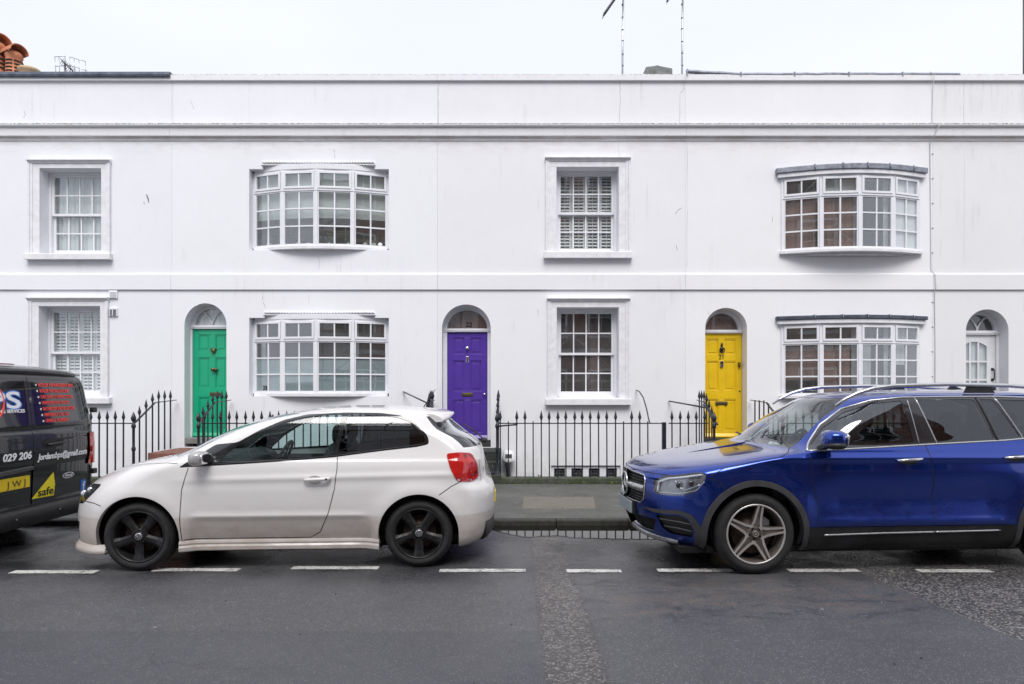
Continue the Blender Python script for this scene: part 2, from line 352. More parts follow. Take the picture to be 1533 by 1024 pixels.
def asphalt():
    t = NT('wet_asphalt'); p = t.pos(); s = t.sep(p); x, y = s[0], s[1]
    wob = t.mr(t.noise(p, 3.5, 5, .65), 0, 1, -.10, .10, False)
    xw = t.math('ADD', x, wob); yw = t.math('ADD', y, t.math('MULTIPLY', wob, .5))
    def stepg(v, e, w=.012): return t.mr(v, e-w, e+w)
    def inv(v): return t.math('SUBTRACT', 1, v)
    def mul(*a):
        r = a[0]
        for q in a[1:]: r = t.math('MULTIPLY', r, q)
        return r
    xs = t.math('ADD', x, t.math('MULTIPLY', wob, .22))
    trench = mul(stepg(xs, .19), inv(stepg(xw, .53, .02)))                       # reinstated trench across the road
    right = stepg(t.math('ADD', xs, t.math('MULTIPLY', y, .10)), 3.66)           # coarse old surface on the right
    near_l = mul(inv(stepg(x, .17)), inv(stepg(t.math('ADD', y, t.math('MULTIPLY', wob, .08)), 4.43)))
    mid = mul(stepg(xw, .53), inv(right))
    worn = mul(mid, stepg(yw, 4.62, .1), inv(stepg(yw, 5.75, .1)))               # worn and patched strip
    # aggregate
    fine = t.voro(p, 90, 'F1', 'Color'); fs = t.n.new('ShaderNodeSeparateColor'); t.l.new(fine, fs.inputs[0]); fr = fs.outputs[0]
    big = t.voro(p, 62, 'F1', 'Color'); bs = t.n.new('ShaderNodeSeparateColor'); t.l.new(big, bs.inputs[0]); br = bs.outputs[0]
    bd = t.voro(p, 62); fd = t.voro(p, 90)
    n1 = t.noise(p, 1.1, 5, .6); n2 = t.noise(p, 260, 3, .7)
    base = t.mix(t.mr(n1, .3, .7), (.074, .075, .083), (.108, .109, .117))
    lf = t.noise(t.map(p, (.5, 1.1, 1)), 1.0, 4, .6)
    base = t.mix(t.mr(lf, .35, .68, 0, .42), base, (.038, .040, .047))
    base = t.mix(t.mr(n2, .40, .62, 0, .85), base, (.20, .20, .205))
    base = t.mix(t.mr(t.noise(p, 190, 2, .5), .55, .36, 0, .75), base, (.014, .015, .018))
    stone_f = mul(t.mr(fr, .62, .85), t.mr(fd, .45, .30))
    base = t.mix(t.math('MULTIPLY', stone_f, .75), base, (.33, .33, .33))
    # coarse stones where the surface is old
    coarse = t.math('MAXIMUM', trench, right)
    cb = t.mix(t.mr(br, .35, .95), (.090, .084, .083), (.52, .49, .46))
    cb = t.mix(t.mr(bd, .28, .6, 0, .7), cb, (.035, .033, .035))
    c = t.mix(t.math('MULTIPLY', coarse, .85), base, cb)
    c = t.mix(t.math('MULTIPLY', trench, .30), c, (.135, .115, .108))
    c = t.mix(t.math('MULTIPLY', near_l, .35), c, (.066, .069, .083))
    bl = t.noise(t.map(p, (1, 1.7, 1)), 2.4, 6, .72, .8)
    c = t.mix(mul(worn, t.mr(bl, .50, .58), t.mr(t.noise(p, 18, 3), .3, .6)), c, (.150, .128, .118))
    c = t.mix(mul(worn, t.mr(bl, .46, .38), .5), c, (.030, .030, .035))
    wv = t.n.new('ShaderNodeVectorMath'); wv.operation = 'MULTIPLY_ADD'; nz = t.n.new('ShaderNodeTexNoise'); nz.inputs['Scale'].default_value = 5; nz.inputs['Detail'].default_value = 4; t.l.new(p, nz.inputs['Vector'])
    t.l.new(nz.outputs['Color'], wv.inputs[0]); wv.inputs[1].default_value = (.35, .35, .35); t.l.new(p, wv.inputs[2])
    ce = t.voro(t.map(wv.outputs[0], (.8, 1.3, 1)), 1.1, 'DISTANCE_TO_EDGE')
    c = t.mix(mul(t.mr(ce, .011, .003), t.mr(t.noise(p, .9, 2), .46, .58), .32), c, (.012, .012, .014))
    # tar seams between the patches
    seam = t.math('MAXIMUM', mul(t.mr(t.math('ABSOLUTE', t.math('SUBTRACT', xs, .19)), .022, .005)), t.mr(t.math('ABSOLUTE', t.math('SUBTRACT', xw, .53)), .03, .008))
    c = t.mix(t.math('MULTIPLY', seam, .22), c, (.012, .012, .014))
    # oil and damp marks where cars stand, deepened to paint in under-car shade
    damp_shade = mul(stepg(yw, 5.75, .35), t.mr(t.noise(p, 1.7, 4), .32, .6))
    c = t.mix(t.math('MULTIPLY', damp_shade, t.mr(right, 0, 1, .75, .45)), c, (.010, .011, .013))
    spots = t.mr(t.voro(t.map(p, (1, 1, 1), (3.3, 1.7, 0)), 1.5), .022, .016)
    c = t.mix(t.math('MULTIPLY', spots, .75), c, (.42, .42, .40))
    rg = t.mr(t.noise(p, 1.3, 4, .6), .35, .65, .33, .56)
    rg = t.math('SUBTRACT', rg, t.math('MULTIPLY', damp_shade, .28))
    t.set(color=c, rough=rg, spec=.42)
    h = t.math('ADD', t.math('MULTIPLY', t.noise(p, 150, 4, .7), .5), t.math('MULTIPLY', t.math('MULTIPLY', t.mr(bd, .5, 0), coarse), 1.3))
    h = t.math('ADD', h, t.math('MULTIPLY', bl, t.math('MULTIPLY', worn, 1.2)))
    t.bump(h, .65, .006); return t.mat
M['asphalt'] = asphalt()
def pavement():
    t = NT('pavement_asphalt'); p = t.pos(); s = t.sep(p)
    f = t.voro(p, 130, 'F1', 'Color'); fs = t.n.new('ShaderNodeSeparateColor'); t.l.new(f, fs.inputs[0])
    c = t.mix(t.mr(t.noise(p, 1.6, 5), .3, .7), (.054, .057, .050), (.088, .090, .078))
    c = t.mix(t.mr(fs.outputs[0], .75, 1, 0, .7), c, (.26, .26, .25)); c = t.mix(t.mr(fs.outputs[0], .25, .0, 0, .6), c, (.03, .03, .03))
    moss = t.math('MULTIPLY', t.mr(s[1], 10.3, 11.1), t.mr(t.noise(p, 6, 5, .7), .38, .62))
    c = t.mix(t.math('MULTIPLY', moss, .6), c, (.03, .04, .016))
    t.set(color=c, rough=t.mr(t.noise(p, 2, 3), .35, .65, .5, .8)); t.bump(t.noise(p, 120, 3, .7), .5, .004); return t.mat
M['pavement'] = pavement()
def water():
    t = NT('standing_water'); t.set(color=(.010, .009, .007), rough=.03, spec=.9, ior=1.33)
    t.bump(t.noise(t.pos(), 3, 2), .03, .01); return t.mat
M['water'] = water()
def linepaint():
    t = NT('road_line_paint'); p = t.pos()
    n = t.math('ADD', t.math('MULTIPLY', t.noise(p, 55, 4, .7), .6), t.math('MULTIPLY', t.noise(p, 6, 4, .6), .4))
    t.set(color=t.mix(t.mr(n, .38, .52), (.09, .09, .09), (.66, .65, .62)), rough=.7); t.bump(t.noise(p, 120, 3), .4, .004); return t.mat
M['line'] = linepaint()
# ---------------------------------------------------------------- ground
def sheet(name, x0, x1, y0, y1, z, mat, nx=1, ny=1):
    m = MB(); v = []; f = []
    for j in range(ny+1):
        for i in range(nx+1): v.append((x0+(x1-x0)*i/nx, y0+(y1-y0)*j/ny, z))
    for j in range(ny):
        for i in range(nx): a = j*(nx+1)+i; f.append((a, a+1, a+nx+2, a+nx+1))
    m.add(v, f); o = m.build(name, mat, fix=False); tag(o, kind='structure'); return o
KERB = 7.95; PZ = .10; KZ = .068
sheet('ground', -150, 150, -150, 150, -1.75, M['pavement'])
sheet('road', -60, 60, -2.2, KERB+.02, 0, M['asphalt'], 24, 6)
m = MB(); m.prism([(KERB+.13, -.3), (KERB+.13, KZ), (10.93, PZ), (10.93, -.3)], -60, 60, 'x'); tag(m.build('pavement', M['pavement']), kind='structure')
m = MB(); x = -15.0
while x < 16:
    L = random.uniform(.85, 1.0); dz = random.uniform(-.004, .004)
    m.box(x+.004, x+L-.004, KERB+random.uniform(-.004, .004), KERB+.127, -.2, KZ+.002+dz); x += L
tag(m.build('kerb', M['kerb'], bevel=.016), kind='structure')
m = MB(); m.box(-60, 60, -4.4, -2.2, -.3, PZ); tag(m.build('opposite_pavement', M['pavement']), kind='structure')
m = MB(); m.box(-14, 14, 10.9, WD, -1.6, -1.25); tag(m.build('light_well_floor', M['step_dark']), kind='structure')
m = MB(); m.box(-14, 14, 10.935, 10.99, -1.25, PZ-.01); tag(m.build('light_well_wall', M['step_dark']), kind='structure')
# puddle lying in the gutter
pts = []
edge = [(715, 7.93), (735, 7.72), (760, 7.50), (785, 7.33), (795, 7.31), (812, 7.38), (840, 7.40), (852, 7.30), (880, 7.27), (930, 7.23), (980, 7.22), (1020, 7.40), (1060, 7.94)]
for k in range(91):
    px = 715+345*k/90; j = max(i for i in range(len(edge)-1) if edge[i][0] <= px+1e-6 or i == 0); u = (px-edge[j][0])/(edge[j+1][0]-edge[j][0])
    D = edge[j][1]+(edge[j+1][1]-edge[j][1])*min(1, u); pts.append((X(px, 7.4), D+.012*math.sin(k*1.3)+.008*math.sin(k*3.1)))
m = MB(); n = len(pts)
for i in range(n-1):
    m.add([(pts[i][0], pts[i][1], .004), (pts[i+1][0], pts[i+1][1], .004), (pts[i+1][0], KERB-.001, .004), (pts[i][0], KERB-.001, .004)], [(0, 1, 2, 3)])
tag(m.build('puddle', M['water']), kind='structure')
# broken parking line
for a, b, y in ((18, 145, 856.5), (230, 358, 853.5), (437, 567, 850.5), (658, 787, 854.5), (848, 930, 855), (984, 1096, 854), (1180, 1286, 854.5), (1374, 1484, 855)):
    D = EYE*1000/(y-590); m = MB(); n = 26; e = [(X(a, D)+(X(b, D)-X(a, D))*i/n) for i in range(n+1)]
    lo = [D-.052+random.uniform(-.006, .006) for _ in e]; hi = [D+.052+random.uniform(-.006, .006) for _ in e]
    for i in range(n): m.add([(e[i], lo[i], .004), (e[i+1], lo[i+1], .004), (e[i+1], hi[i+1], .004), (e[i], hi[i], .004)], [(0, 1, 2, 3)])
    tag(m.build('road_marking', M['line']), kind='structure')
# cover slab in the pavement
m = MB(); m.prism([(X(782, 8.72), 8.72), (X(892, 8.72), 8.72), (X(889, 9.65), 9.65), (X(784, 9.65), 9.65)], PZ-.06, PZ-.012, 'z')
m.v = [(v[0], v[1], v[2]+(.012*(v[1]-9.65)/1.0 if v[2] > .06 else 0)) for v in m.v]
o = m.build('pavement_cover', M['slab'], bevel=.004); tag(recenter(o), 'pale concrete access cover set flush in the asphalt pavement between the cars', 'access cover')

# ---------------------------------------------------------------- wall with openings
def arch_poly(x0, x1, z0, zs, ztop, n=24):
    """opening with a half-elliptic head springing at zs"""
    cx = (x0+x1)/2; a = (x1-x0)/2; b = ztop-zs
    return [(x0, z0), (x1, z0)] + [(cx+a*math.cos(math.pi*k/n), zs+b*math.sin(math.pi*k/n)) for k in range(n+1)]
def rect_poly(x0, x1, z0, z1): return [(x0, z0), (x1, z0), (x1, z1), (x0, z1)]
def inside(poly, x, y):
    c = False; n = len(poly); j = n-1
    for i in range(n):
        xi, yi = poly[i]; xj, yj = poly[j]
        if (yi > y) != (yj > y) and x < (xj-xi)*(y-yi)/(yj-yi)+xi: c = not c
        j = i
    return c
def wall_mesh(x0, x1, z0, z1, holes, y=WD, th=.34):
    loops = [rect_poly(x0, x1, z0, z1)] + holes; v = []; e = []
    for L in loops:
        b = len(v); v += [Vector(p) for p in L]; e += [(b+i, b+(i+1) % len(L)) for i in range(len(L))]
    V, E, F, *_ = delaunay_2d_cdt(v, e, [], 0, 1e-6)
    F = [f for f in F if not any(inside(h, sum(V[i].x for i in f)/3, sum(V[i].y for i in f)/3) for h in holes)]
    m = MB()
    m.add([(p.x, y, p.y) for p in V], F); m.add([(p.x, y+th, p.y) for p in V], F, 1)
    for L in loops:
        n = len(L); vv = [(p[0], y, p[1]) for p in L] + [(p[0], y+th, p[1]) for p in L]
        sm = len(L) > 8
        for i in range(n):
            j = (i+1) % n
            m.add([vv[i], vv[j], vv[j+n], vv[i+n]], [(0, 1, 2, 3)], 0, False)
    return m
ZTOP = Z(112)
def build_house(label, x0, x1, holes, mat, cop='stone', group='white stucco terraced houses'):
    H = thing('terraced_house', label, 'house', ((x0+x1)/2, WD, PZ), group=group)
    g = .0012
    zt = Z(122)
    wall_mesh(x0+g, x1-g, -1.6, zt, holes).build('wall', [M[mat], M['room']], H)
    # string course
    m = MB(); zb, zu = Z(434), Z(409.5)
    m.prism([(WD-.0, zb), (WD-.034, zb), (WD-.034, zu-.02), (WD-.0, zu+.012)], x0+g, x1-g, 'x'); m.build('string_course', M[mat], H, bevel=.006)
    # cornice: stacked mouldings
    zc = Z(205)
    p = [(WD, zc-.075), (WD-.018, zc-.075), (WD-.022, zc-.022), (WD-.075, zc-.004), (WD-.088, zc+.128), (WD-.075, zc+.140), (WD-.135, zc+.165), (WD-.14, zc+.205), (WD-.03, zc+.225), (WD, zc+.225)]
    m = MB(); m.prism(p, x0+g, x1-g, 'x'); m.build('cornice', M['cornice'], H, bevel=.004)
    # coping
    m = MB(); m.prism([(WD-.05, zt), (WD-.05, ZTOP-.012), (WD-.03, ZTOP), (WD+.36, ZTOP+.02), (WD+.36, zt)], x0+g, x1-g, 'x')
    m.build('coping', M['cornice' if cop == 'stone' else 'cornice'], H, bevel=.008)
    # shell behind the front
    m = MB(); m.box(x0+g, x1-g, WD+.34, WD+7, 6.62, 6.7); m.build('roof', M['lead'], H)
    m = MB(); m.prism([(x0+g, WD+.345), (x0+.1, WD+.345), (x0+.1, WD+3.2), (x1-.1, WD+3.2), (x1-.1, WD+.345), (x1-g, WD+.345), (x1-g, WD+3.3), (x0+g, WD+3.3)], -1.6, 6.62, 'z')
    m.build('inner_wall', M['room'], H)
    for za, zb_ in ((.45, .70), (3.45, 3.75)): m = MB(); m.box(x0+.1, x1-.1, WD+.345, WD+3.2, za, zb_); m.build('inner_floor', M['roomfloor'], H)
    return H

# ---------------------------------------------------------------- sash window
def sash_window(H, x0, x1, z0, z1, A, sillr, behind, wlabel=None, cols=4, depth=.215):
    """x0..z1: wall opening; A: outer architrave rectangle; sillr: sill rectangle"""
    W = MB(); fw = .05
    # frame box set in the reveal
    y = WD+depth
    W.box(x0, x0+fw, y, y+.12, z0, z1); W.box(x1-fw, x1, y, y+.12, z0, z1); W.box(x0+fw, x1-fw, y+.002, y+.12, z1-fw, z1); W.box(x0+fw, x1-fw, y-.05, y+.12, z0, z0+.05)
    win = W.build('window', M['timber'], H, bevel=.004)
    if wlabel: win['label'] = wlabel
    # architrave
    m = MB(); ax0, ax1, az1 = A; f1, f2 = .03, .055; lip = .075
    for (a, b, s) in ((ax0, x0, 1), (x1, ax1, -1)):
        m.box(a, b, WD-f1, WD+.003, z0-.0, z1)
        o0 = a if s == 1 else b
        m.box(o0, o0+s*.03, WD-f2, WD-f1+.002, z0, az1-lip); m.box(o0+s*.03, o0+s*lip, WD-f2+.012, WD-f1+.002, z0, az1-lip)
    m.box(ax0, ax1, WD-f1, WD+.0025, z1+.0005, az1-lip)
    m.prism([(WD, az1-lip), (WD-.045, az1-lip), (WD-.055, az1-.05), (WD-.075, az1-.035), (WD-.09, az1-.028), (WD-.09, az1-.006), (WD, az1+.006)], ax0-.012, ax1+.012, 'x')
    m.build('architrave', M['sill'], win, bevel=.004)
    m = MB(); sx0, sx1, sz0, sz1 = sillr
    m.prism([(WD+depth, sz1+.015), (WD-.10, sz1-.01), (WD-.11, sz1-.02), (WD-.11, sz0), (WD+.02, sz0), (WD+depth, sz0)], x0, x1, 'x')
    for a, b in ((sx0, x0), (x1, sx1)): m.prism([(WD, sz1+.0), (WD-.10, sz1-.01), (WD-.11, sz1-.02), (WD-.11, sz0), (WD, sz0)], a, b, 'x')
    m.build('sill', M['sill'], win, bevel=.005)
    # two sashes
    ix0, ix1, iz0, iz1 = x0+fw, x1-fw, z0+.05, z1-fw; zm = (iz0+iz1)/2-.01; st = .048; gb = .024
    for k, (a, b, yy) in enumerate(((zm-.02, iz1, y+.018), (iz0, zm+.022, y+.066))):
        m = MB(); bot = .045 if k == 0 else .075; top = .04
        m.box(ix0, ix0+st, yy, yy+.04, a, b); m.box(ix1-st, ix1, yy, yy+.04, a, b)
        m.box(ix0+st, ix1-st, yy+.001, yy+.04, a, a+bot); m.box(ix0+st, ix1-st, yy+.001, yy+.04, b-top, b)
        gx0, gx1, gz0, gz1 = ix0+st, ix1-st, a+bot, b-top
        for c in range(1, cols):
            xx = gx0+(gx1-gx0)*c/cols; m.box(xx-gb/2, xx+gb/2, yy+.008, yy+.036, gz0, gz1)
        zz = (gz0+gz1)/2; m.box(gx0, gx1, yy+.010, yy+.034, zz-gb/2, zz+gb/2)
        if k == 0:
            for s in (.16, .84):     # sash horns
                pass
        m.build('sash', M['timber'], win, bevel=.003)
        g = MB(); g.box(gx0-.005, gx1+.005, yy+.020, yy+.023, gz0-.005, gz1+.005); g.build('pane', M['glass'], win)
    behind(win, ix0, ix1, iz0, iz1, y+.125)
    return win
def shutters(n, full=True, frame=.035, mat='shutter'):
    def f(win, x0, x1, z0, z1, y):
        m = MB(); zm = (z0+z1)/2; y -= .005
        for i in range(n):
            a = x0+(x1-x0)*i/n; b = x0+(x1-x0)*(i+1)/n
            for (c, d) in ((z0, zm), (zm, z1)):
                m.box(a+.002, a+frame, y, y+.028, c, d); m.box(b-frame, b-.002, y, y+.028, c, d); m.box(a+frame, b-frame, y+.001, y+.027, c, c+.055); m.box(a+frame, b-frame, y+.001, y+.027, d-.055, d)
                nn = int((d-c-.11)/.058); 
                for k in range(nn):
                    zz = c+.055+(d-c-.11)*(k+.5)/nn
                    m.prism([(y-.004, zz-.019), (y+.002, zz-.020), (y+.022, zz+.013), (y+.016, zz+.015)], a+frame, b-frame, 'x')
                m.box((a+b)/2-.005, (a+b)/2+.005, y-.024, y-.014, c+.07, d-.07)
        m.build('shutter', M[mat], win)
    return f
def drape(mat='curtain', parts=((0, 1),), amp=.02, zlo=0.0, gap=.12):
    def f(win, x0, x1, z0, z1, y):
        for (a, b) in parts:
            m = MB(); xa = x0+(x1-x0)*a; xb = x0+(x1-x0)*b; n = max(8, int((xb-xa)/.012)); v = []
            for zz in (z0-.1+(z1-z0)*zlo, z1+.05):
                for i in range(n+1):
                    xx = xa+(xb-xa)*i/n; v.append((xx, y+gap+amp*math.sin(xx*58)+amp*.5*math.sin(xx*23+1), zz))
            m.add(v, [(i, i+1, n+2+i, n+1+i) for i in range(n)], 0, True); m.build('curtain', M[mat], win, fix=False)
    return f
def nothing(win, *a): pass

# ---------------------------------------------------------------- doors
def door(H, kind, x0, x1, zs, ztop, jl, jr, zdoor_top, zt, zbot, mat, fan):
    """opening x0..x1 with arched head; leaf between jl and jr"""
    y = WD+.235
    zthr = zbot
    D = MB(); th = .045; yl = y+.03                    # leaf face
    w = jr-jl; st = .105*w/.76; mid = .10*w/.76; zc = (jl+jr)/2
    zb, zp = zthr+.012, zdoor_top
    if kind == 'panel':
        r = [zb+(zp-zb)*f for f in (0, .06, .368, .45, .735, .795, .95, 1)]   # rails: bottom, lock, frieze, top
        for (a, b) in ((0, 1), (2, 3), (4, 5), (6, 7)): D.box(jl+st, jr-st, yl+.001, yl+th-.001, r[a], r[b])
        D.box(jl, jl+st, yl, yl+th, zb, zp); D.box(jr-st, jr, yl, yl+th, zb, zp)
        for (a, b) in ((1, 2), (3, 4), (5, 6)): D.box(zc-mid/2, zc+mid/2, yl, yl+th, r[a], r[b])
        for (a, b) in ((1, 2), (3, 4), (5, 6)):
            for (p, q) in ((jl+st, zc-mid/2), (zc+mid/2, jr-st)):
                D.box(p, q, yl+.020, yl+th-.008, r[a], r[b])
                i = .018; yy = yl+.020      # bolection moulding round each panel, then a raised field
                for (s, t, u, v) in ((p, q, r[b]-i, r[b]), (p, q, r[a], r[a]+i), (p, p+i, r[a]+i, r[b]-i), (q-i, q, r[a]+i, r[b]-i)): D.box(s, t, yl+.008, yy+.002, u, v)
                D.box(p+.045, q-.045, yl+.012, yy+.002, r[a]+.045, r[b]-.045)
    else:
        # glazed door: three by three lights with an arched head
        gx0, gx1 = jl+.14, jr-.16; gz0, gz1 = zb+.75, zp-.13; n = 12
        ax = lambda xx: gz1-.09*((xx-(gx0+gx1)/2)/((gx1-gx0)/2))**2
        D.box(jl, gx0, yl, yl+th, zb, zp); D.box(gx1, jr, yl, yl+th, zb, zp); D.box(gx0, gx1, yl+.001, yl+th, zb, gz0)
        for i in range(n):
            a = gx0+(gx1-gx0)*i/n; b = gx0+(gx1-gx0)*(i+1)/n
            D.add([(a, yl+.001, ax(a)), (b, yl+.001, ax(b)), (b, yl+.001, zp), (a, yl+.001, zp), (a, yl+th, ax(a)), (b, yl+th, ax(b)), (b, yl+th, zp), (a, yl+th, zp)], [(0, 1, 2, 3), (7, 6, 5, 4), (4, 5, 1, 0)])
        for i in (1, 2): xx = gx0+(gx1-gx0)*i/3; D.box(xx-.017, xx+.017, yl+.005, yl+th-.005, gz0, gz1-.008)
        for i in (1, 2): zz = gz0+(gz1-.03-gz0)*i/3; D.box(gx0, gx1, yl+.007, yl+th-.007, zz-.017, zz+.017)
    leaf = D.build('door', M[mat], H, bevel=.003)
    leaf['label'] = {'green': 'emerald green six panel door', 'purple': 'deep purple six panel door', 'yellow': 'bright yellow six panel door', 'white_door': 'white glazed door'}[mat]
    if kind != 'panel':
        g = MB(); g.box(gx0-.003, gx1+.003, yl+.020, yl+.024, gz0, gz1); g.build('pane', M['glass'], leaf)
        g = MB(); g.box(gx0-.02, gx1+.02, yl+.06, yl+.065, gz0, gz1+.02); g.build('net_curtain', M['curtain'], leaf)
    # weather board
    if kind == 'panel':
        g = MB(); g.prism([(yl, zb), (yl-.035, zb), (yl-.035, zb+.02), (yl, zb+.075)], jl, jr, 'x'); g.build('weatherboard', M[mat], leaf, bevel=.003)
    # frame following the arch, transom, fanlight
    F = MB(); n = 24
    for (a, b) in ((x0, jl-.003), (jr+.003, x1)):
        if b-a > .01: F.box(a, b, y, y+.08, zthr, zdoor_top)
    F.box(x0, x1, y-.012, y+.08, zdoor_top+.003, zt); F.box(x0, x1, y-.022, y-.010, zdoor_top+.025, zt-.012)
    cx = (x0+x1)/2; ro = (x1-x0)/2; hz = ztop-zt; ri = ro-.075; hi = hz-.075
    P = [(cx+ro*math.cos(math.pi*k/n), zt+hz*math.sin(math.pi*k/n)) for k in range(n+1)]; Q = [(cx+ri*math.cos(math.pi*k/n), zt+hi*math.sin(math.pi*k/n)) for k in range(n+1)]
    for k in range(n):
        F.add([(P[k][0], y, P[k][1]), (P[k+1][0], y, P[k+1][1]), (Q[k+1][0], y, Q[k+1][1]), (Q[k][0], y, Q[k][1]), (Q[k+1][0], y+.08, Q[k+1][1]), (Q[k][0], y+.08, Q[k][1])], [(0, 1, 2, 3), (3, 2, 4, 5)], 0, False)
    fr = F.build('door_frame', M['timber'], H, bevel=0)
    g = MB(); g.add([(q[0], y+.055, q[1]) for q in Q], [tuple(range(len(Q)))])
    fl = g.build('fanlight', M['glass'], H, fix=False)
    if fan == 'gothic':
        g = MB(); zz = zt
        for s in (-1, 1):      # two arcs splaying from the middle
            pts = [(cx, y+.04, zt), (cx+s*.05*ri, y+.04, zt+.25*hi), (cx+s*.2*ri, y+.04, zt+.52*hi), (cx+s*.38*ri, y+.04, zt+.76*hi), (cx+s*.56*ri, y+.04, zt+.84*hi)]
            g.tube(pts, .016, 6)
        g.build('tracery', M['timber'], fl)
    # threshold
    g = MB(); g.box(x0, x1, WD+.003, y+.10, zthr-.11, zthr); g.build('threshold', M['sillstone' if mat == 'green' else 'step_dark'], H, bevel=.008)
    return leaf, (jl, jr, zb, zp, yl, zc), fl
def letterbox(leaf, xc, z, y, w=.21, mat='brass'):
    m = MB(); m.box(xc-w/2, xc+w/2, y-.008, y+.0, z-.035, z+.035); m.box(xc-w/2+.02, xc+w/2-.02, y-.014, y-.007, z-.018, z+.018); m.build('letterbox', M[mat], leaf, bevel=.003)
def knob(leaf, xc, z, y, r=.03, mat='brass'):
    m = MB(); m.lathe([(0, r*.9), (-.006, r*.9), (-.008, r*.4), (-.03, r*.35), (-.038, r*.8), (-.05, r), (-.062, r*.8), (-.068, .001)], (xc, y, z), 'y', 20); m.build('door_knob', M[mat], leaf)

# ---------------------------------------------------------------- bow windows
def bow_window(H, wx, wy, zt, zb, ztl, mouldtop, behind, wlabel, proud, kind):
    """wx, wy: plan points of the glazing line; zt/zb: top and bottom; ztl: transom between top lights and lower panes"""
    n = len(wx)-1
    facets = []
    for i in range(n):
        p = Vector((wx[i], wy[i], 0)); q = Vector((wx[i+1], wy[i+1], 0)); u = (q-p).normalized(); nrm = Vector((u.y, -u.x, 0))
        Mx = Matrix(((u.x, -nrm.x, 0, p.x), (u.y, -nrm.y, 0, p.y), (0, 0, 1, 0), (0, 0, 0, 1)))
        facets.append((Mx, (q-p).length))
    # mullions at the facet joints form the window frame
    F = MB()
    for i in range(n+1):
        F.prism([(wx[i]-.028, wy[i]-.022), (wx[i]+.028, wy[i]-.022), (wx[i]+.028, wy[i]+.06), (wx[i]-.028, wy[i]+.06)], zb, zt, 'z')
    for Mx, L in facets:
        F.box(0, L, -.02, .05, zt-.035, zt, M=Mx); F.box(0, L, -.03, .05, ztl-.02, ztl+.02, M=Mx); F.box(0, L, -.015, .05, zb, zb+.045, M=Mx)
    win = F.build('bow_window', M['timber'], H, bevel=.003); win['label'] = wlabel
    for Mx, L in facets:
        m = MB(); a, b = .028, L-.028; fr = .042
        z0, z1 = ztl+.022, zt-.037    # top casement stands proud
        m.box(a, a+fr, -.042, .0, z0, z1, M=Mx); m.box(b-fr, b, -.042, .0, z0, z1, M=Mx); m.box(a+fr, b-fr, -.041, .0, z0, z0+fr, M=Mx); m.box(a+fr, b-fr, -.041, .0, z1-fr, z1, M=Mx)
        m.box((a+b)/2-.013, (a+b)/2+.013, -.034, -.006, z0+fr, z1-fr, M=Mx)
        m.build('top_light', M['timber'], win, bevel=.003)
        m = MB(); z0, z1 = zb+.047, ztl-.022; f2 = .022
        m.box(a, a+f2, -.018, .02, z0, z1, M=Mx); m.box(b-f2, b, -.018, .02, z0, z1, M=Mx); m.box(a+f2, b-f2, -.017, .02, z1-f2, z1, M=Mx)
        m.box((a+b)/2-.014, (a+b)/2+.014, -.014, .016, z0, z1-f2, M=Mx)
        for k in (1, 2): zz = z0+(z1-z0)*k/3; m.box(a+f2, b-f2, -.012, .014, zz-.014, zz+.014, M=Mx)
        m.build('casement', M['timber'], win, bevel=.003)
        g = MB(); g.box(a, b, .001, .004, zb+.03, ztl, M=Mx); g.box(a+.02, b-.02, -.022, -.019, ztl+.04, zt-.05, M=Mx); g.build('pane', M['glass'], win)
    # sill and head follow the curve
    def curve(off, ext=0):
        P = []
        for i in range(n+1):
            P.append((wx[i]+(ext if i == n else (-ext if i == 0 else 0)), wy[i]-off))
        Q = []        # Catmull-Rom for the bent boards
        for i in range(n):
            p0, p1, p2, p3 = P[max(i-1, 0)], P[i], P[i+1], P[min(i+2, n)]
            for k in range(6):
                t = k/6; Q.append(tuple(.5*((2*p1[j])+(-p0[j]+p2[j])*t+(2*p0[j]-5*p1[j]+4*p2[j]-p3[j])*t*t+(-p0[j]+3*p1[j]-3*p2[j]+p3[j])*t**3) for j in (0, 1)))
        Q.append(P[-1]); return Q
    back = WD+.30
    def slab(name, off, ext, z0, z1, mat, bevel=.005, yb=None):
        c = curve(off, ext); yb2 = back if yb is None else yb
        m = MB(); m.prism(c + [(c[-1][0], yb2), (c[0][0], yb2)], z0, z1, 'z'); return m.build(name, M[mat], win, bevel=bevel)
    if kind == 'rope':
        slab('sill', .05, .0, zb-.06, zb, 'sill'); slab('head_board', .025, .0, zt, mouldtop-.06, 'timber')
    else:
        slab('sill', .055, .06, zb-.055, zb, 'sill', yb=WD-.002); slab('head_board', .06, .10, zt, zt+.075, 'sill', yb=WD-.002)
        slab('soffit', -.09, -.10, zb-.085, zb-.057, 'sill', yb=WD-.002)
        o = slab('lead_flashing', .085, .135, zt+.077, zt+.077+proud, 'lead_pale' if proud > .09 else 'lead', .01, yb=WD-.002)
        m = MB()                     # joints in the lead
        c = curve(.09, .13)
        for k in (5, 9, 13, 17, 21):
            m.tube([(c[k][0], c[k][1]-.004, zt+.08), (c[k][0], c[k][1]-.006, zt+.077+proud+.004), (c[k][0], WD, zt+.077+proud+.006)], .009, 6)
        m.build('lead_roll', M['lead_pale'], win)
    behind(win, facets, wx, wy, zt, zb, ztl)
    return win
def jambs(win, xa, xb, wx, y, z0, z1):
    for a, b in ((xa+.001, wx[0]-.028), (wx[-1]+.028, xb-.001)):
        if b-a > .004: m = MB(); m.box(a, b, y-.03, y+.06, z0, z1); m.build('jamb', M['timber'], win)
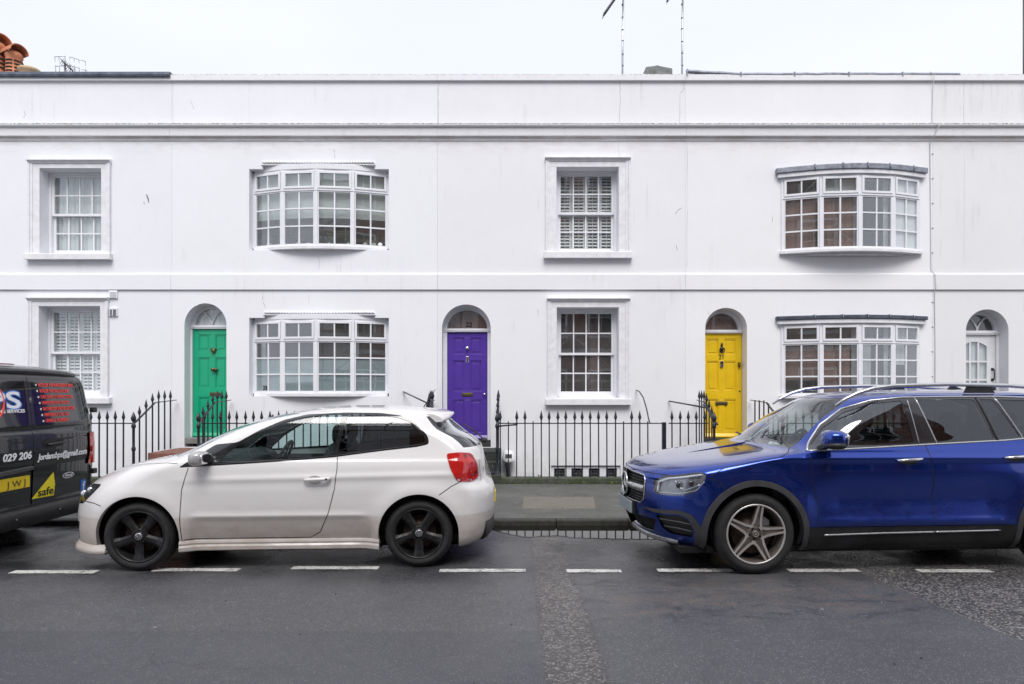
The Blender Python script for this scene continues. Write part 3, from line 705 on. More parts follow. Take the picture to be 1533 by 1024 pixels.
def rope(H, x0, x1, z, win):
    m = MB(); n = int((x1-x0)/.052)
    for i in range(n):
        xx = x0+(x1-x0)*(i+.5)/n
        Mx = Matrix.Translation((xx, WD-.018, z)) @ Matrix.Rotation(R(38), 4, 'Y')
        m.ellipsoid((0, 0, 0), (.037, .026, .017), seg=8, rings=6, M=Mx)
    m.box(x0-.02, x1+.02, WD-.022, WD+.0, z-.05, z-.032)
    m.build('rope_moulding', M['sill'], win)
# ---------------------------------------------------------------- the five houses
def R4(a, b, c, d): return rect_poly(X(a), X(b), Z(d), Z(c))
# house on the far left
up = (X(60.7), X(152.6), Z(380), Z(252.5)); lo = (X(59.5), X(151), Z(594.5), Z(458.4))
H24 = build_house('white stucco house at the left end with two sash windows and lead on its parapet', -13.5, X(257), [rect_poly(up[0], up[1], up[2], up[3]), rect_poly(lo[0], lo[1], lo[2], lo[3])], 'stucco_cool', 'lead')
def pale_drape(win, x0, x1, z0, z1, y):
    drape('curtain', ((0, .42), (.46, .97)), .012, 0, .005)(win, x0, x1, z0, z1, y)
    m = MB(); m.box(x0, x1, y+.05, y+.055, z0, z1); m.build('blind', M['blind'], win)
sash_window(H24, *up, (X(44.5), X(166.5), Z(239.5)), (X(41), X(169), Z(389.5), Z(380)), pale_drape, 'upper sash window with pale blinds')
sash_window(H24, *lo, (X(43.5), X(163.5), Z(445)), (X(41), X(168), Z(604), Z(594.5)), shutters(4), 'lower sash window with white shutters inside')
for py in (441, 467.3):
    m = MB(); cx, cz = X(170.5), Z(py); m.box(cx-.078, cx+.078, WD-.03, WD+.001, cz-.075, cz+.075)
    for k in range(6): m.prism([(WD-.028, cz-.055+k*.02), (WD-.045, cz-.062+k*.02), (WD-.045, cz-.056+k*.02), (WD-.028, cz-.046+k*.02)], cx-.06, cx+.06, 'x', 1)
    if py > 450: m.box(cx-.007, cx+.007, WD-.05, WD-.03, cz-.07, cz+.07)
    m.build('air_vent', [M['upvc'], M['timber'] if py < 450 else M['steel']], H24, bevel=.003)
# house 23: green door and rope-moulded bow windows
gd = (X(276), X(339)); hT = Z(454); hS = Z(487)
def stepped(a, b, c, d, zb_, z1, z2): return [(X(a), zb_), (X(b), zb_), (X(b), z1), (X(d), z1), (X(d), z2), (X(c), z2), (X(c), z1), (X(a), z1)]
zbU, zbL = 4.325, 1.585
H23 = build_house('white stucco house with the green door and two white bow windows', X(257), X(655), [
    arch_poly(gd[0], gd[1], .58, hS, hT), stepped(373, 582, 393, 561, zbU-.06, Z(253), 5.845), stepped(373, 582, 396, 561, zbL-.06, Z(475.7), 3.055)], 'stucco')
leaf, (jl, jr, zb, zp, yl, zc), fl = door(H23, 'panel', gd[0], gd[1], hS, hT, -6.095, -5.35, 2.815, 2.883, .75, 'green', 'gothic')
zc = -5.70
letterbox(leaf, zc+.03, 1.57, yl); knob(leaf, zc, 2.05-.01, yl, .036)
m = MB(); m.ellipsoid((zc+.05, yl-.03, 2.04), (.04, .03, .03)); m.build('door_knob', M['brass'], leaf)
m = MB(); m.lathe([(0, .04), (-.02, .045), (-.04, .02), (-.05, .001)], (zc, yl, 2.40), 'y'); m.bar((zc-.06, yl-.015, 2.44), (zc, yl-.02, 2.42), .02); m.bar((zc+.06, yl-.015, 2.44), (zc, yl-.02, 2.42), .02); m.tube([(zc-.03, yl-.03, 2.40), (zc-.022, yl-.04, 2.365), (zc+.022, yl-.04, 2.365), (zc+.03, yl-.03, 2.40)], .008)
m.build('door_knocker', M['brass'], leaf)
m = MB(); n = 20; y0 = WD+.235+.075     # pale lining behind the fanlight
m.box(jl, gd[1]+.0, y0, y0+.01, 2.88, 3.24); m.build('blind', M['curtain'], fl)
bwx = [-4.88, -4.285, -3.64, -2.97, -2.355]; bwy = [WD+.17, WD-.02, WD-.09, WD-.02, WD+.17]
def facet_panel(win, facets, idx, z0, z1, mat, name, depth=.05, a=0.0, b=1.0):
    for i in idx: Mx, L = facets[i]; m = MB(); m.box(L*a+.01, L*b-.01, depth, depth+.006, z0, z1, M=Mx); m.build(name, M[mat], win)
def up23(win, fc, wx, wy, zt, zb, ztl):
    facet_panel(win, fc, range(4), zb+(ztl-zb)*.52, zt, 'blind', 'roller_blind', .09)
    m = MB(); rnd = random.Random(3)
    m.box(wx[0]+.05, wx[-1]-.05, WD+.1, WD+.34, zb-.0, zb+.02); m.build('window_board', M['timber'], win)
    for k, (xx, h) in enumerate(((-4.05, .24), (-3.86, .12), (-3.72, .2), (-3.46, .22), (-3.1, .25), (-3.02, .12), (-2.78, .10), (-2.62, .16), (-2.50, .10), (-4.6, .2))):
        m = MB(); m.lathe([(0, .03), (.02, .045), (.06, .05), (.09, .03)], (xx, WD+.16, zb+.02), 'z', 12)
        if h > .15:
            for q in range(26):
                a = rnd.uniform(0, 6.28); r = rnd.uniform(.02, .11); zz = zb+.1+rnd.uniform(.0, h)
                p = Vector((xx, WD+.16, zb+.1)); t = Vector((xx+r*math.cos(a), WD+.17+r*.5*math.sin(a), zz)); m.bar(p, t, .004, mat=1); m.ellipsoid(t, (.018, .012, .012), 1, 6, 4)
        m.build('ornament', [M['curtain'], M['plant']], win)
def lo23(win, fc, wx, wy, zt, zb, ztl):
    facet_panel(win, fc, range(4), zb+.02, zb+(ztl-zb)*.665, 'frost', 'frosted_film', .012)
    facet_panel(win, fc, (0, 3), zb+(ztl-zb)*.665, zt, 'curtain', 'curtain', .16, .0, .2)
    m = MB(); rnd = random.Random(5)
    for k in range(70):
        a = rnd.uniform(-1.4, 1.4); p = Vector((-3.1, WD+.3, zb+.55)); t = p+Vector((.22*math.sin(a), rnd.uniform(-.1, .1), .3*math.cos(a)*rnd.uniform(.5, 1))); m.bar(p, t, .006); m.ellipsoid(t, (.03, .02, .014), 0, 6, 4)
    m.build('house_plant', M['plant'], win)
b1 = bow_window(H23, bwx, bwy, 5.75, zbU, 5.372, 5.905, up23, 'upper bow window with a half drawn blind and ornaments', .0, 'rope')
rope(H23, X(393), X(561), Z(243.5), b1); jambs(b1, X(373), X(582), bwx, WD+.17, zbU-.058, Z(253)-.002)
b2 = bow_window(H23, bwx, bwy, 2.965, zbL, 2.575, 3.115, lo23, 'lower bow window with frosted lower panes', .0, 'rope')
rope(H23, X(396), X(561), Z(468), b2); jambs(b2, X(373), X(582), bwx, WD+.17, zbL-.058, Z(475.7)-.002)
text('house_number', '23', .105, M['black'], b2, (-4.70, WD+.095, 1.655), (.94, -.32, 0), (0, 0, 1), bold=.003)
# house 22: purple door
pd = (X(661.5), X(734.7)); pT = Z(455.7); pS = Z(492)
u2 = (X(833), X(926), Z(377.5), Z(250.5)); l2 = (X(833.5), X(926), Z(596), Z(460.4))
H22 = build_house('white stucco house with the purple door and two sash windows', X(655), X(1026), [
    arch_poly(pd[0], pd[1], .58, pS, pT), rect_poly(*u2[:2], u2[2], u2[3]), rect_poly(*l2[:2], l2[2], l2[3]), rect_poly(X(825), X(929), -.6, .235)], 'stucco_grey')
leaf, (jl, jr, zb, zp, yl, zc), fl = door(H22, 'panel', pd[0], pd[1], pS, pT, -1.235, -.470, 2.754, 2.82, .70, 'purple', 'plain')
letterbox(leaf, zc, 1.56, yl); knob(leaf, zc, 2.447, yl, .034, 'chrome'); knob(leaf, jr-.055, 1.57, yl, .022, 'chrome')
m = MB(); m.box(zc-.022, zc+.022, yl-.012, yl, 2.17, 2.29); m.box(zc-.011, zc+.011, yl-.016, yl-.011, 2.185, 2.275, 1); m.build('doorbell', [M['chrome'], M['dark']], leaf, bevel=.002)
m = MB(); m.box(jl, jr, WD+.40, WD+.405, 2.82, 3.22); m.build('blind', M['russet_backing'], fl)
text('house_number', '22', .125, M['black'], fl, (zc-.035, WD+.28, 2.855), (1, 0, 0), (0, 0, 1), bold=.003)
sash_window(H22, *u2, (X(816.5), X(942.5), Z(236)), (X(814), X(945.5), Z(387.5), Z(377.5)), shutters(4, frame=.045), 'upper sash window with slatted white shutters inside')
sash_window(H22, *l2, (X(819.5), X(942), Z(446)), (X(816.5), X(943.5), Z(606), Z(596)), drape('russet_backing', ((.62, .8),), .02, 0, .35), 'lower sash window onto a dark room')
# basement light
m = MB(); a, b = X(825), X(929); m.box(a, b, WD+.04, WD+.12, .175, .232)
for k in range(5): xx = a+(b-a)*k/4; m.box(xx-.06, xx+.06, WD+.042, WD+.118, -.6, .175)
w = m.build('basement_window', M['timber'], H22, bevel=.003)
m = MB()
for k in range(4):
    xa = a+(b-a)*k/4+.06; xb = a+(b-a)*(k+1)/4-.06
    for q in range(3): m.box(xa, xb, WD+.075, WD+.085, .12-q*.06, .14-q*.06)
    for q in range(1, 4): m.box(xa+(xb-xa)*q/4-.006, xa+(xb-xa)*q/4+.006, WD+.07, WD+.08, -.58, .12)
m.build('security_grille', M['steel'], w); m = MB(); m.box(a, b, WD+.10, WD+.104, -.6, .12); m.build('pane', M['glass'], w)
# house 21: yellow door, lead-capped bow windows
yd = (3.615, X(1118.4)); yT = Z(460.8); yS = Z(491)
zbU, zbL = 4.235, 1.545
H21 = build_house('white stucco house with the yellow door and two lead capped bow windows', X(1026), X(1396), [
    arch_poly(yd[0], yd[1], .58, yS, yT), rect_poly(5.08, 7.58, zbU+.02, 5.66), rect_poly(5.08, 7.58, zbL+.02, 2.90)], 'stucco_clean', 'lead')
leaf, (jl, jr, zb, zp, yl, zc), fl = door(H21, 'panel', yd[0], yd[1], yS, yT, 3.612, 4.392, 2.73, 2.795, .735, 'yellow', 'plain')
zc = 4.005
letterbox(leaf, zc, 1.335+.06, yl, .23)
m = MB(); m.box(jl+.02, jr-.02, WD+.34, WD+.345, 2.80, 3.20); m.build('blind', M['russet_backing'], fl)
m = MB(); m.box(zc-.018, zc+.018, yl-.02, yl, 2.37, 2.50); m.lathe([(0, .03), (-.03, .035), (-.04, .01)], (zc, yl, 2.43), 'y', 16); m.lathe([(.50-.5, .014), (.03, .02), (.06, .001)], (zc, yl-.02, 2.50), 'z', 10)
m.tube([(zc+.045*math.sin(t), yl-.04, 2.41-.055*math.cos(t)) for t in [R(20*k) for k in range(-7, 8)]], .010); m.build('door_knocker', M['iron'], leaf)
text('house_number', '21', .115, M['iron'], leaf, (zc, yl-.006, 2.24), (1, 0, 0), (0, 0, 1), 'CENTER', .003, -.001)
m = MB(); m.box(zc-.030, zc+.030, yl-.03, yl, 2.085, 2.20); m.box(zc-.026, zc+.026, yl-.034, yl-.028, 2.15, 2.195, 1); m.lathe([(0, .013), (-.004, .013)], (zc, yl-.03, 2.115), 'y', 16, 1); m.build('video_doorbell', [M['steel'], M['black']], leaf, bevel=.003)
m = MB(); m.box(jr-.075, jr-.035, yl-.035, yl, 2.08, 2.18); m.lathe([(0, .02), (-.03, .018)], (jr-.055, yl-.03, 2.13), 'y', 14); m.build('door_lock', M['brass'], leaf, bevel=.004)
m = MB(); m.lathe([(0, .017), (-.01, .015)], (jr-.04, yl, 1.625), 'y', 14); m.build('door_lock', M['iron'], leaf)
cwx = [5.06, 5.68, 6.36, 7.01, 7.60]; cwy = [WD-.005, WD-.21, WD-.28, WD-.21, WD-.005]
def up21(win, fc, wx, wy, zt, zb, ztl):
    facet_panel(win, fc, (0, 1), zb, ztl, 'russet_backing', 'curtain', .08, 0, .90); facet_panel(win, fc, (1, 2), zb, zt, 'curtain', 'curtain', .12, .82, 1)  # russet panels paint brick reflections into the panes; pale ones are curtains
    facet_panel(win, fc, (1,), ztl+.03, zt, 'blind', 'roller_blind', .10)
    facet_panel(win, fc, (3,), zb, zt, 'shutter', 'blind', .03)  # white panel close behind the glass paints in the bright sky reflection
def lo21(win, fc, wx, wy, zt, zb, ztl):
    facet_panel(win, fc, (0,), zb+.30, ztl, 'russet_backing', 'curtain', .07, 0, .95); facet_panel(win, fc, (1,), zb, ztl, 'russet_backing', 'curtain', .07, 0, .8)  # russet panels give these panes their reflected brick colour
    facet_panel(win, fc, (1, 2), zb, zt, 'curtain', 'curtain', .12, .84, 1); facet_panel(win, fc, (2,), zb, ztl, 'blind', 'curtain', .24, .3, .6); facet_panel(win, fc, (3,), ztl-.4, zt, 'curtain', 'curtain', .12, .1, .8)
b3 = bow_window(H21, cwx, cwy, 5.60, zbU, 5.225, 5.9, up21, 'upper bow window under a pale lead cap', .10, 'lead')
b4 = bow_window(H21, cwx, cwy, 2.87, zbL, 2.52, 3.1, lo21, 'lower bow window under a dark lead strip', .07, 'lead')
# house 20: white glazed door
wd = (X(1446.2), X(1510)); wT = Z(463); wS = Z(495)
H20 = build_house('weathered white house at the right end with the white glazed door', X(1396), 13.8, [arch_poly(wd[0], wd[1], .58, wS, wT)], 'stucco2')
leaf, (jl, jr, zb, zp, yl, zc), fl = door(H20, 'glazed', wd[0], wd[1], wS, wT, 8.46, 9.235, 2.70, 2.78, .73, 'white_door', 'gothic')
m = MB(); xx = jr-.055; m.tube([(xx, yl, 2.05), (xx, yl-.05, 2.04), (xx, yl-.055, 1.93), (xx, yl-.05, 1.85), (xx, yl, 1.84)], .011); m.box(xx-.025, xx+.025, yl-.01, yl, 2.02, 2.07); m.box(xx-.025, xx+.025, yl-.01, yl, 1.82, 1.87); m.build('door_handle', M['iron'], leaf, bevel=.002)
m = MB(); m.box(xx-.03, xx+.03, yl-.045, yl, 1.62, 1.72); m.lathe([(0, .02), (-.05, .018)], (xx, yl, 1.67), 'y', 14); m.build('door_lock', M['iron'], leaf, bevel=.004)
# lead dressing on two parapets
m = MB(); zt = Z(122)
m.prism([(WD-.085, ZTOP-.075), (WD-.095, ZTOP-.03), (WD-.07, ZTOP+.03), (WD+.15, ZTOP+.045), (WD+.38, ZTOP+.04), (WD+.38, ZTOP+.022), (WD+.10, ZTOP+.022), (WD-.055, ZTOP+.002), (WD-.055, ZTOP-.07)], -13.4, X(257), 'x'); m.build('lead_capping', M['lead'], H24, bevel=.008)
xs = [X(1028), X(1108), X(1188), X(1269), X(1349), X(1436)]
for i in range(5):
    m = MB(); h0, h1 = (.075, .02) if i == 0 else (.02, .02)
    a, b = xs[i]+.01, xs[i+1]-.01
    m.tube([(a+(b-a)*t, WD-.02, ZTOP+(h0*(1-t)+h1*t)-.026+random.uniform(-.006, .006)) for t in (0, .2, .4, .6, .8, 1)], .036, 10)
    m.box(a-.02, a+.004, WD-.062, WD+.02, ZTOP-.05, ZTOP+h0+.014); m.build('lead_capping', M['lead_pale'], H21, bevel=.004)
M['sillpale'] = plain('pale_cable_sheath', (.50, .51, .54), .6)
# cable down the front between the two right-hand houses
m = MB(); m.tube([(X(1389), WD-.06, ZTOP+.03), (X(1394), WD-.10, ZTOP-.03), (X(1395.5), WD-.012, Z(140)), (X(1395), WD-.012, Z(184)), (X(1396.5), WD-.215, Z(192)), (X(1393.5), WD-.2, Z(200)), (X(1391.5), WD-.015, Z(214)), (X(1392.5), WD-.012, Z(300)), (X(1393.5), WD-.012, Z(404)), (X(1397.5), WD-.055, Z(412)), (X(1398.5), WD-.055, Z(432)), (X(1398.5), WD-.012, Z(440)), (X(1399.5), WD-.012, Z(520)), (X(1399), WD-.012, Z(640))], .006, 6)
for py in range(230, 640, 37): m.box(X(1396)-.015, X(1396)+.02, WD-.014, WD, Z(py)-.005, Z(py)+.005)
o = m.build('wall_cable', M['sillpale']); tag(recenter(o), 'thin pale cable clipped down the wall between the two right-hand houses', 'cable')
m = MB(); m.tube([(X(1158), WD-.02, Z(604)), (X(1150), WD-.03, Z(603)), (X(1147), WD-.02, Z(605)), (X(1146), WD-.01, Z(640))], .006, 6)
# hopper and pipe by the steps of the purple door
m = MB(); cx = X(761.5, 12.35); m.lathe([(-1.3, .05), (.22, .05), (.22, .068), (.30, .068), (.31, .11), (.34, .115), (.40, .12), (.42, .105), (.50, .10), (.53, .04)], (cx, 12.35, 0), 'z', 20)
m.box(cx-.06, cx+.06, 12.23, 12.27, .40, .47, 1)
o = m.build('drain_hopper', [M['upvc'], M['steel']]); tag(recenter(o), 'white plastic drain hopper and pipe behind the railings beside the purple door steps', 'drainpipe')

# cracks and scars in the render of the fronts
def crack(H, pts, r=.0022, y=WD):
    rr_ = random.Random(int(pts[0][0]*7)); P = []
    for (a, b), (c, d) in zip(pts[:-1], pts[1:]):
        for k in range(5): u = k/5; P.append((X(a+(c-a)*u+rr_.uniform(-.5, .5)), y+.0008, Z(b+(d-b)*u)))
    P.append((X(pts[-1][0]), y+.0008, Z(pts[-1][1]))); m = MB(); m.tube(P, [r*rr_.uniform(.5, 1.4) for _ in P], 5); m.build('wall_crack', M['crack'], H)
M['crack'] = plain('crack_shadow', (.16, .145, .13), .95)
crack(H23, [(258.5, 124), (258.5, 150), (259, 187)]); crack(H23, [(477, 384), (478.5, 392), (477, 404)]); crack(H23, [(392, 440), (394, 452), (398, 462)]); crack(H23, [(500, 224), (501, 236)], .003); crack(H23, [(285, 150), (290, 163)]); crack(H23, [(462, 440), (463, 456)])
crack(H24, [(219, 291), (221.5, 297), (223, 303)], .009); crack(H24, [(215.5, 302), (216, 306)], .005); crack(H24, [(36, 166), (38, 172), (35, 176)], .003)
crack(H22, [(657, 124), (656, 150), (656.5, 187)], .003); crack(H22, [(928, 122), (928.5, 150), (927, 187)], .003); crack(H22, [(1024, 124), (1024, 134), (1018, 140), (1017.5, 187)], .003); crack(H22, [(926, 204), (927, 240), (927, 300)]); crack(H22, [(1011, 320), (1016, 314), (1021, 311)], .004); crack(H22, [(682, 486), (676, 470)], .002); crack(H22, [(1012, 366), (1014, 374)], .003); crack(H22, [(805, 463), (806, 472)], .003)
crack(H21, [(1028.5, 214), (1029, 300), (1028.5, 400)]); crack(H21, [(1157, 322), (1156, 332)], .003); crack(H21, [(1060, 465), (1062, 478)], .002)
crack(H20, [(1443, 124), (1443, 187)]); crack(H20, [(1444, 214), (1443.5, 404)], .0015)

# ---------------------------------------------------------------- roof furniture
def louvre_pot(x, y, z0, h, r, hood, label, mat='terracotta'):
    T = thing('chimney_pot', label, 'chimney pot', (x, y, z0), group='chimney pots above the left parapet')
    m = MB(); m.lathe([(0, r*1.05), (h*.3, r), (h*.33, r*1.06), (h*.37, r*1.06), (h*.40, r*.96), (h*.85, r*.92), (h*.88, r*1.0), (h*.95, r*1.0), (h, r*.9), (h, r*.75), (h*.8, r*.7)], (x, y, z0), 'z', 28, caps=False)
    m.build('pot', M[mat], T)
    m = MB()
    if hood:
        for k in range(4):
            for q in range(6):
                zz = z0+h*(.46+.095*k)
                pts = [(x+r*.975*math.cos(R(60*q+a)), y+r*.975*math.sin(R(60*q+a)), zz) for a in range(6, 55, 8)]; m.tube(pts, .016, 6)
        m.build('louvre', M['dark'], T)
        m = MB(); n = 12; v = []         # half-round hood tile
        for yy in (y-r*1.3, y+r*1.3):
            for rr in (r*1.12, r*1.0):
                for k in range(n+1): a = math.pi*k/n; v.append((x+rr*math.cos(a), yy, z0+h*.97+rr*.95*math.sin(a)))
        q = n+1
        f = [(k, k+1, 2*q+k+1, 2*q+k) for k in range(n)] + [(q+k, 3*q+k, 3*q+k+1, q+k+1) for k in range(n)] + [(k, q+k, q+k+1, k+1) for k in range(n)] + [(2*q+k, 2*q+k+1, 3*q+k+1, 3*q+k) for k in range(n)] + [(0, 2*q, 3*q, q), (n, q+n, 3*q+n, 2*q+n)]
        Mz = Matrix.Translation((x, y, 0)) @ Matrix.Rotation(R(-118), 4, 'Z') @ Matrix.Translation((-x, -y, 0))
        m.add(v, f, 0, False, Mz); m.build('hood', M[mat], T)
    return T
PD = 15.2
def px_(p): return X(p, PD)
def pz_(p): return Z(p, PD)
louvre_pot(px_(-6), PD, pz_(135), pz_(66)-pz_(135), .20, True, 'tallest hooded terracotta louvred chimney pot, cut by the left edge of the photo')
louvre_pot(px_(21), PD, pz_(135), pz_(80)-pz_(135), .175, True, 'shorter hooded terracotta louvred chimney pot between the tall one and the buff one')
T = thing('chimney_pot', 'low buff clay chimney pot beside the terracotta ones', 'chimney pot', (px_(44), PD, pz_(135)), group='chimney pots above the left parapet')
m = MB(); r = .20; m.lathe([(0, r*.9), (.36, r*.92), (.40, r*1.12), (.44, r*1.15), (.47, r*1.1), (.47, r*.85), (.3, r*.8)], (px_(44), PD, pz_(135)), 'z', 28, caps=False); m.build('pot', M['buff'], T)
m = MB(); m.box(px_(-60), px_(60), PD-.35, PD+.35, 6.4, pz_(135)+.02); o = m.build('chimney_stack', M['brick']); tag(recenter(o), 'chimney stack behind the left parapet carrying the clay pots', 'chimney')
# grid aerial on the left
AD = 16.0
T = thing('television_aerial', 'spidery wide grid television aerial above the lead parapet at the left', 'aerial', (X(96, AD), AD, 6.7))
m = MB(); m.tube([(X(97, AD), AD, 6.7), (X(97, AD), AD, Z(92, AD))], .018); m.build('mast', M['steel'], T)
m = MB(); Q = lambda a, b, d=0: (X(a, AD), AD+d, Z(b, AD))
for a, b in (((81, 85), (98, 84)), ((82, 99.5), (96, 98)), ((104, 85), (128, 92)), ((105, 98), (130, 106)), ((82, 85), (84, 116)), ((88, 85), (90, 116)), ((97, 84), (100, 116)), ((104.5, 85), (105, 108)), ((111, 87), (112, 112)), ((118, 89), (119, 114)), ((127.5, 92), (129, 116))): m.tube([Q(*a), Q(*b)], .007, 6)
m.build('reflector', M['steel'], T)
m = MB(); m.tube([Q(93, 92, -.02), Q(104, 99, -.02), Q(113, 112, -.02)], .010, 6)
for k in range(9):
    c = Vector(Q(94+k*2.2, 92.5+k*2.1, -.03)); m.tube([c+Vector((-.06, 0, -.07)), c, c+Vector((.05, 0, .07))], .005, 5); m.tube([c+Vector((-.04, 0, .08)), c, c+Vector((.06, 0, -.06))], .005, 5)
m.build('boom', M['dark'], T)
def mast(px, ytop, label, arm):
    D = 14.6; xx = X(px, D); T = thing('aerial_mast', label, 'aerial', (xx, D, 6.7), group='tall aerial masts on the roof')
    m = MB(); m.tube([(xx, D, 6.7), (xx+.01, D, 9), (xx+.03, D, ytop)], .021, 8)
    m.build('mast', M['steel'], T)
    m = MB()
    for k in range(12): zz = 8.45+k*.27+random.uniform(-.02, .02); m.lathe([(0, .024), (.022, .024)], (xx+.012, D, zz), 'z', 8)
    m.build('cable_tie', M['dark'], T)
    m = MB(); arm(m, xx, D, ytop); m.build('boom', M['dark'], T)
def arm1(m, x, D, zt):
    a = Vector((X(902, D), D-.1, Z(27, D))); b = Vector((X(924, D), D+.2, Z(-12, D))); s = Vector((.035, 0, .02))
    m.tube([a, b], .011, 6); m.tube([a+s, b+s], .011, 6); m.tube([b, (x+.03, D, Z(-14, D))], .015, 6)
    for k in range(12): p = a.lerp(b, k/11); m.tube([p+Vector((0, -.14, 0)), p+Vector((0, .14, 0))], .006, 5); m.tube([p, p+s], .008, 5)
def arm2(m, x, D, zt):
    p0 = Vector((X(995.5, D), D-.2, Z(11, D)))
    for k in range(5):
        p = p0+Vector((.055*k, .06*k, .085*k)); m.tube([p, p+Vector((.012, 0, .09))], .018, 6); m.tube([p+Vector((.012, 0, .09)), p+Vector((.055, .06, .085))], .012, 6); m.tube([p+Vector((-.02, 0, -.05)), p], .004, 4)
    m.tube([p0+Vector((.26, .3, .42)), (x+.03, D, Z(-18, D))], .015, 6)
mast(931.3, Z(-22, 14.6), 'left one of the two tall aerial masts, with a slanting double boom', arm1)
mast(1020.5, Z(-26, 14.6), 'right one of the two tall aerial masts, nearer the pale lead strip', arm2)
m = MB(); m.prism([(X(964), 7.56), (X(968), 7.73), (X(980), 7.745), (X(985), 7.76), (X(991), 7.74), (X(1008), 7.70), (X(1008), 7.56)], WD+.05, WD+.34, 'y')
o = m.build('stone_block', M['sillstone'], bevel=.02); tag(recenter(o), 'lichened grey stone block lying on the parapet between the two aerial masts', 'stone block')
m = MB(); m.tube([(X(1532.3, 15), 15, 6.7), (X(1532.3, 15), 15, 11)], .014, 8); o = m.build('flue_pipe', M['dark']); tag(recenter(o), 'thin dark pipe rising above the roof at the right edge', 'pipe')

# ---------------------------------------------------------------- railings
RZ = 1.087
def spear_mesh(m, x, y, z, s=1.0):
    m.lathe([(-.006, .012), (.0, .017), (.012, .017), (.016, .011), (.045, .010), (.055, .017), (.062, .017), (.066, .013), (.085, .026*s), (.10, .028*s), (.215, .001)], (x, y, z), 'z', 8, smooth=False)
_bal = {}
def baluster(T, x, y, z0, zr, spear=True, lean=0):
    h = round(zr-z0, 2); key = (h, spear)
    if key not in _bal:
        m = MB(); m.box(-.0095, .0095, -.0095, .0095, 0, h+(.0 if spear else .03)); 
        if spear: spear_mesh(m, 0, 0, h)
        o = m.build('baluster', M['iron']); _bal[key] = o
    else:
        o = _bal[key].copy(); col.objects.link(o)
    o.parent = T; o.location = Vector((x, y, zr-h))-org_of(T); o.rotation_euler = (0, lean, 0)
    return o
def post(T, x, y, z0, zt, r=.022, ball=True):
    m = MB(); m.lathe([(0, r*1.8), (.05, r*1.8), (.07, r*1.1), (zt-z0-.5, r), (zt-z0-.48, r*1.5), (zt-z0-.44, r*1.5), (zt-z0-.42, r), (zt-z0-.12, r), (zt-z0-.10, r*1.6), (zt-z0-.06, r*1.6), (zt-z0-.04, r), (zt-z0, r*.9)], (x, y, z0), 'z', 14)
    if ball: m.lathe([(0, r*.9), (.02, r*1.7), (.06, r*1.9), (.16, .002)], (x, y, zt), 'z', 12)
    return m.build('post', M['iron'], T)
def front_run(label, xa, xb, plain_at=(), group='iron railings along the front', z0=.19):
    T = thing('iron_railing', label, 'railing', ((xa+xb)/2, RD, z0), group=group)
    m = MB(); m.box(xa, xb, RD-.012, RD+.012, RZ-.012, RZ+.006); m.build('top_rail', M['iron'], T, bevel=.002)
    m = MB(); m.box(xa, xb, RD-.010, RD+.010, z0+.06, z0+.075)
    n = int(round((xb-xa)/.1365))
    for i in range(n+1):
        x = xa+.055+.1365*i
        if x > xb-.02: break
        baluster(T, x+random.uniform(-.004, .004), RD, z0, RZ, i not in plain_at, random.uniform(-.006, .006))
    return T
front_run('long spiked railing below the sash window right of the purple door', X(744, RD), X(984, RD), (1, 4, 15, 18))
g = front_run('short black railing between the stout gate post and the yellow door steps', X(1001, RD), X(1060, RD), ())
front_run('black spiked railing beside the back of the van', X(20, RD), X(198, RD), ())
front_run('black spiked railing behind the white car, right of the green door steps', X(301, RD), X(634, RD), ())
front_run('black spiked railing behind the blue car, right of the yellow door steps', 4.52, 7.8, ())
T = thing('gate_post', 'stout black post at the end of the long railing', 'post', (X(994, RD), RD, .1)); m = MB(); m.box(X(991, RD), X(997, RD), RD-.03, RD+.03, .1, Z(632, RD)); m.box(X(984, RD), X(996, RD), RD-.011, RD+.011, RZ-.012, RZ+.006); m.build('post', M['iron'], T, bevel=.006)
def stair_rail(label, x, xb, style='spear', y0=RD, y1=12.34, z0=.5, front_post=True):
    T = thing('stair_railing', label, 'railing', (x, y0, .19), group='iron stair railings up to the doors')
    def px(y): return x+(xb-x)*(y-y0)/(y1-y0)
    def top(y): return RZ+.01 if y < y0+.03 else min(1.43, RZ+(1.40-RZ)*(y-y0-.03)/.60+ (0.03*(y-y0)/1.2))
    ys = [y0, y0+.03, y0+.64, y1+.10]
    m = MB()
    for a, b in zip(ys[:-1], ys[1:]): m.bar((px(a), a, top(a)), (px(b), b, top(b)+(.03 if b > y1 else 0)), .035, .012)
    m.build('handrail', M['iron'], T)
    for i in range(7):
        yy = y0+.17+.195*i
        if yy > y1: break
        zb0 = .25 if yy < 11.45 else (.41 if yy < 11.75 else .567)
        baluster(T, px(yy), yy, zb0, top(yy), style == 'spear')
    if front_post: post(T, x, y0, .19, RZ+.03)
    return T
stair_rail('black stair railing left of the green door, beside the van', -6.29, -6.26)
stair_rail('black stair railing right of the green door, in front of it', -5.21, -5.24)
stair_rail('black stair railing left of the purple door, above the white car', -1.45, -1.45)
stair_rail('black stair railing seen end on right of the purple door', -.245, -.245)
stair_rail('bent black stair railing left of the yellow door', 3.36, 3.44)
stair_rail('plain black stair railing right of the yellow door', 4.50, 4.45, 'plain')
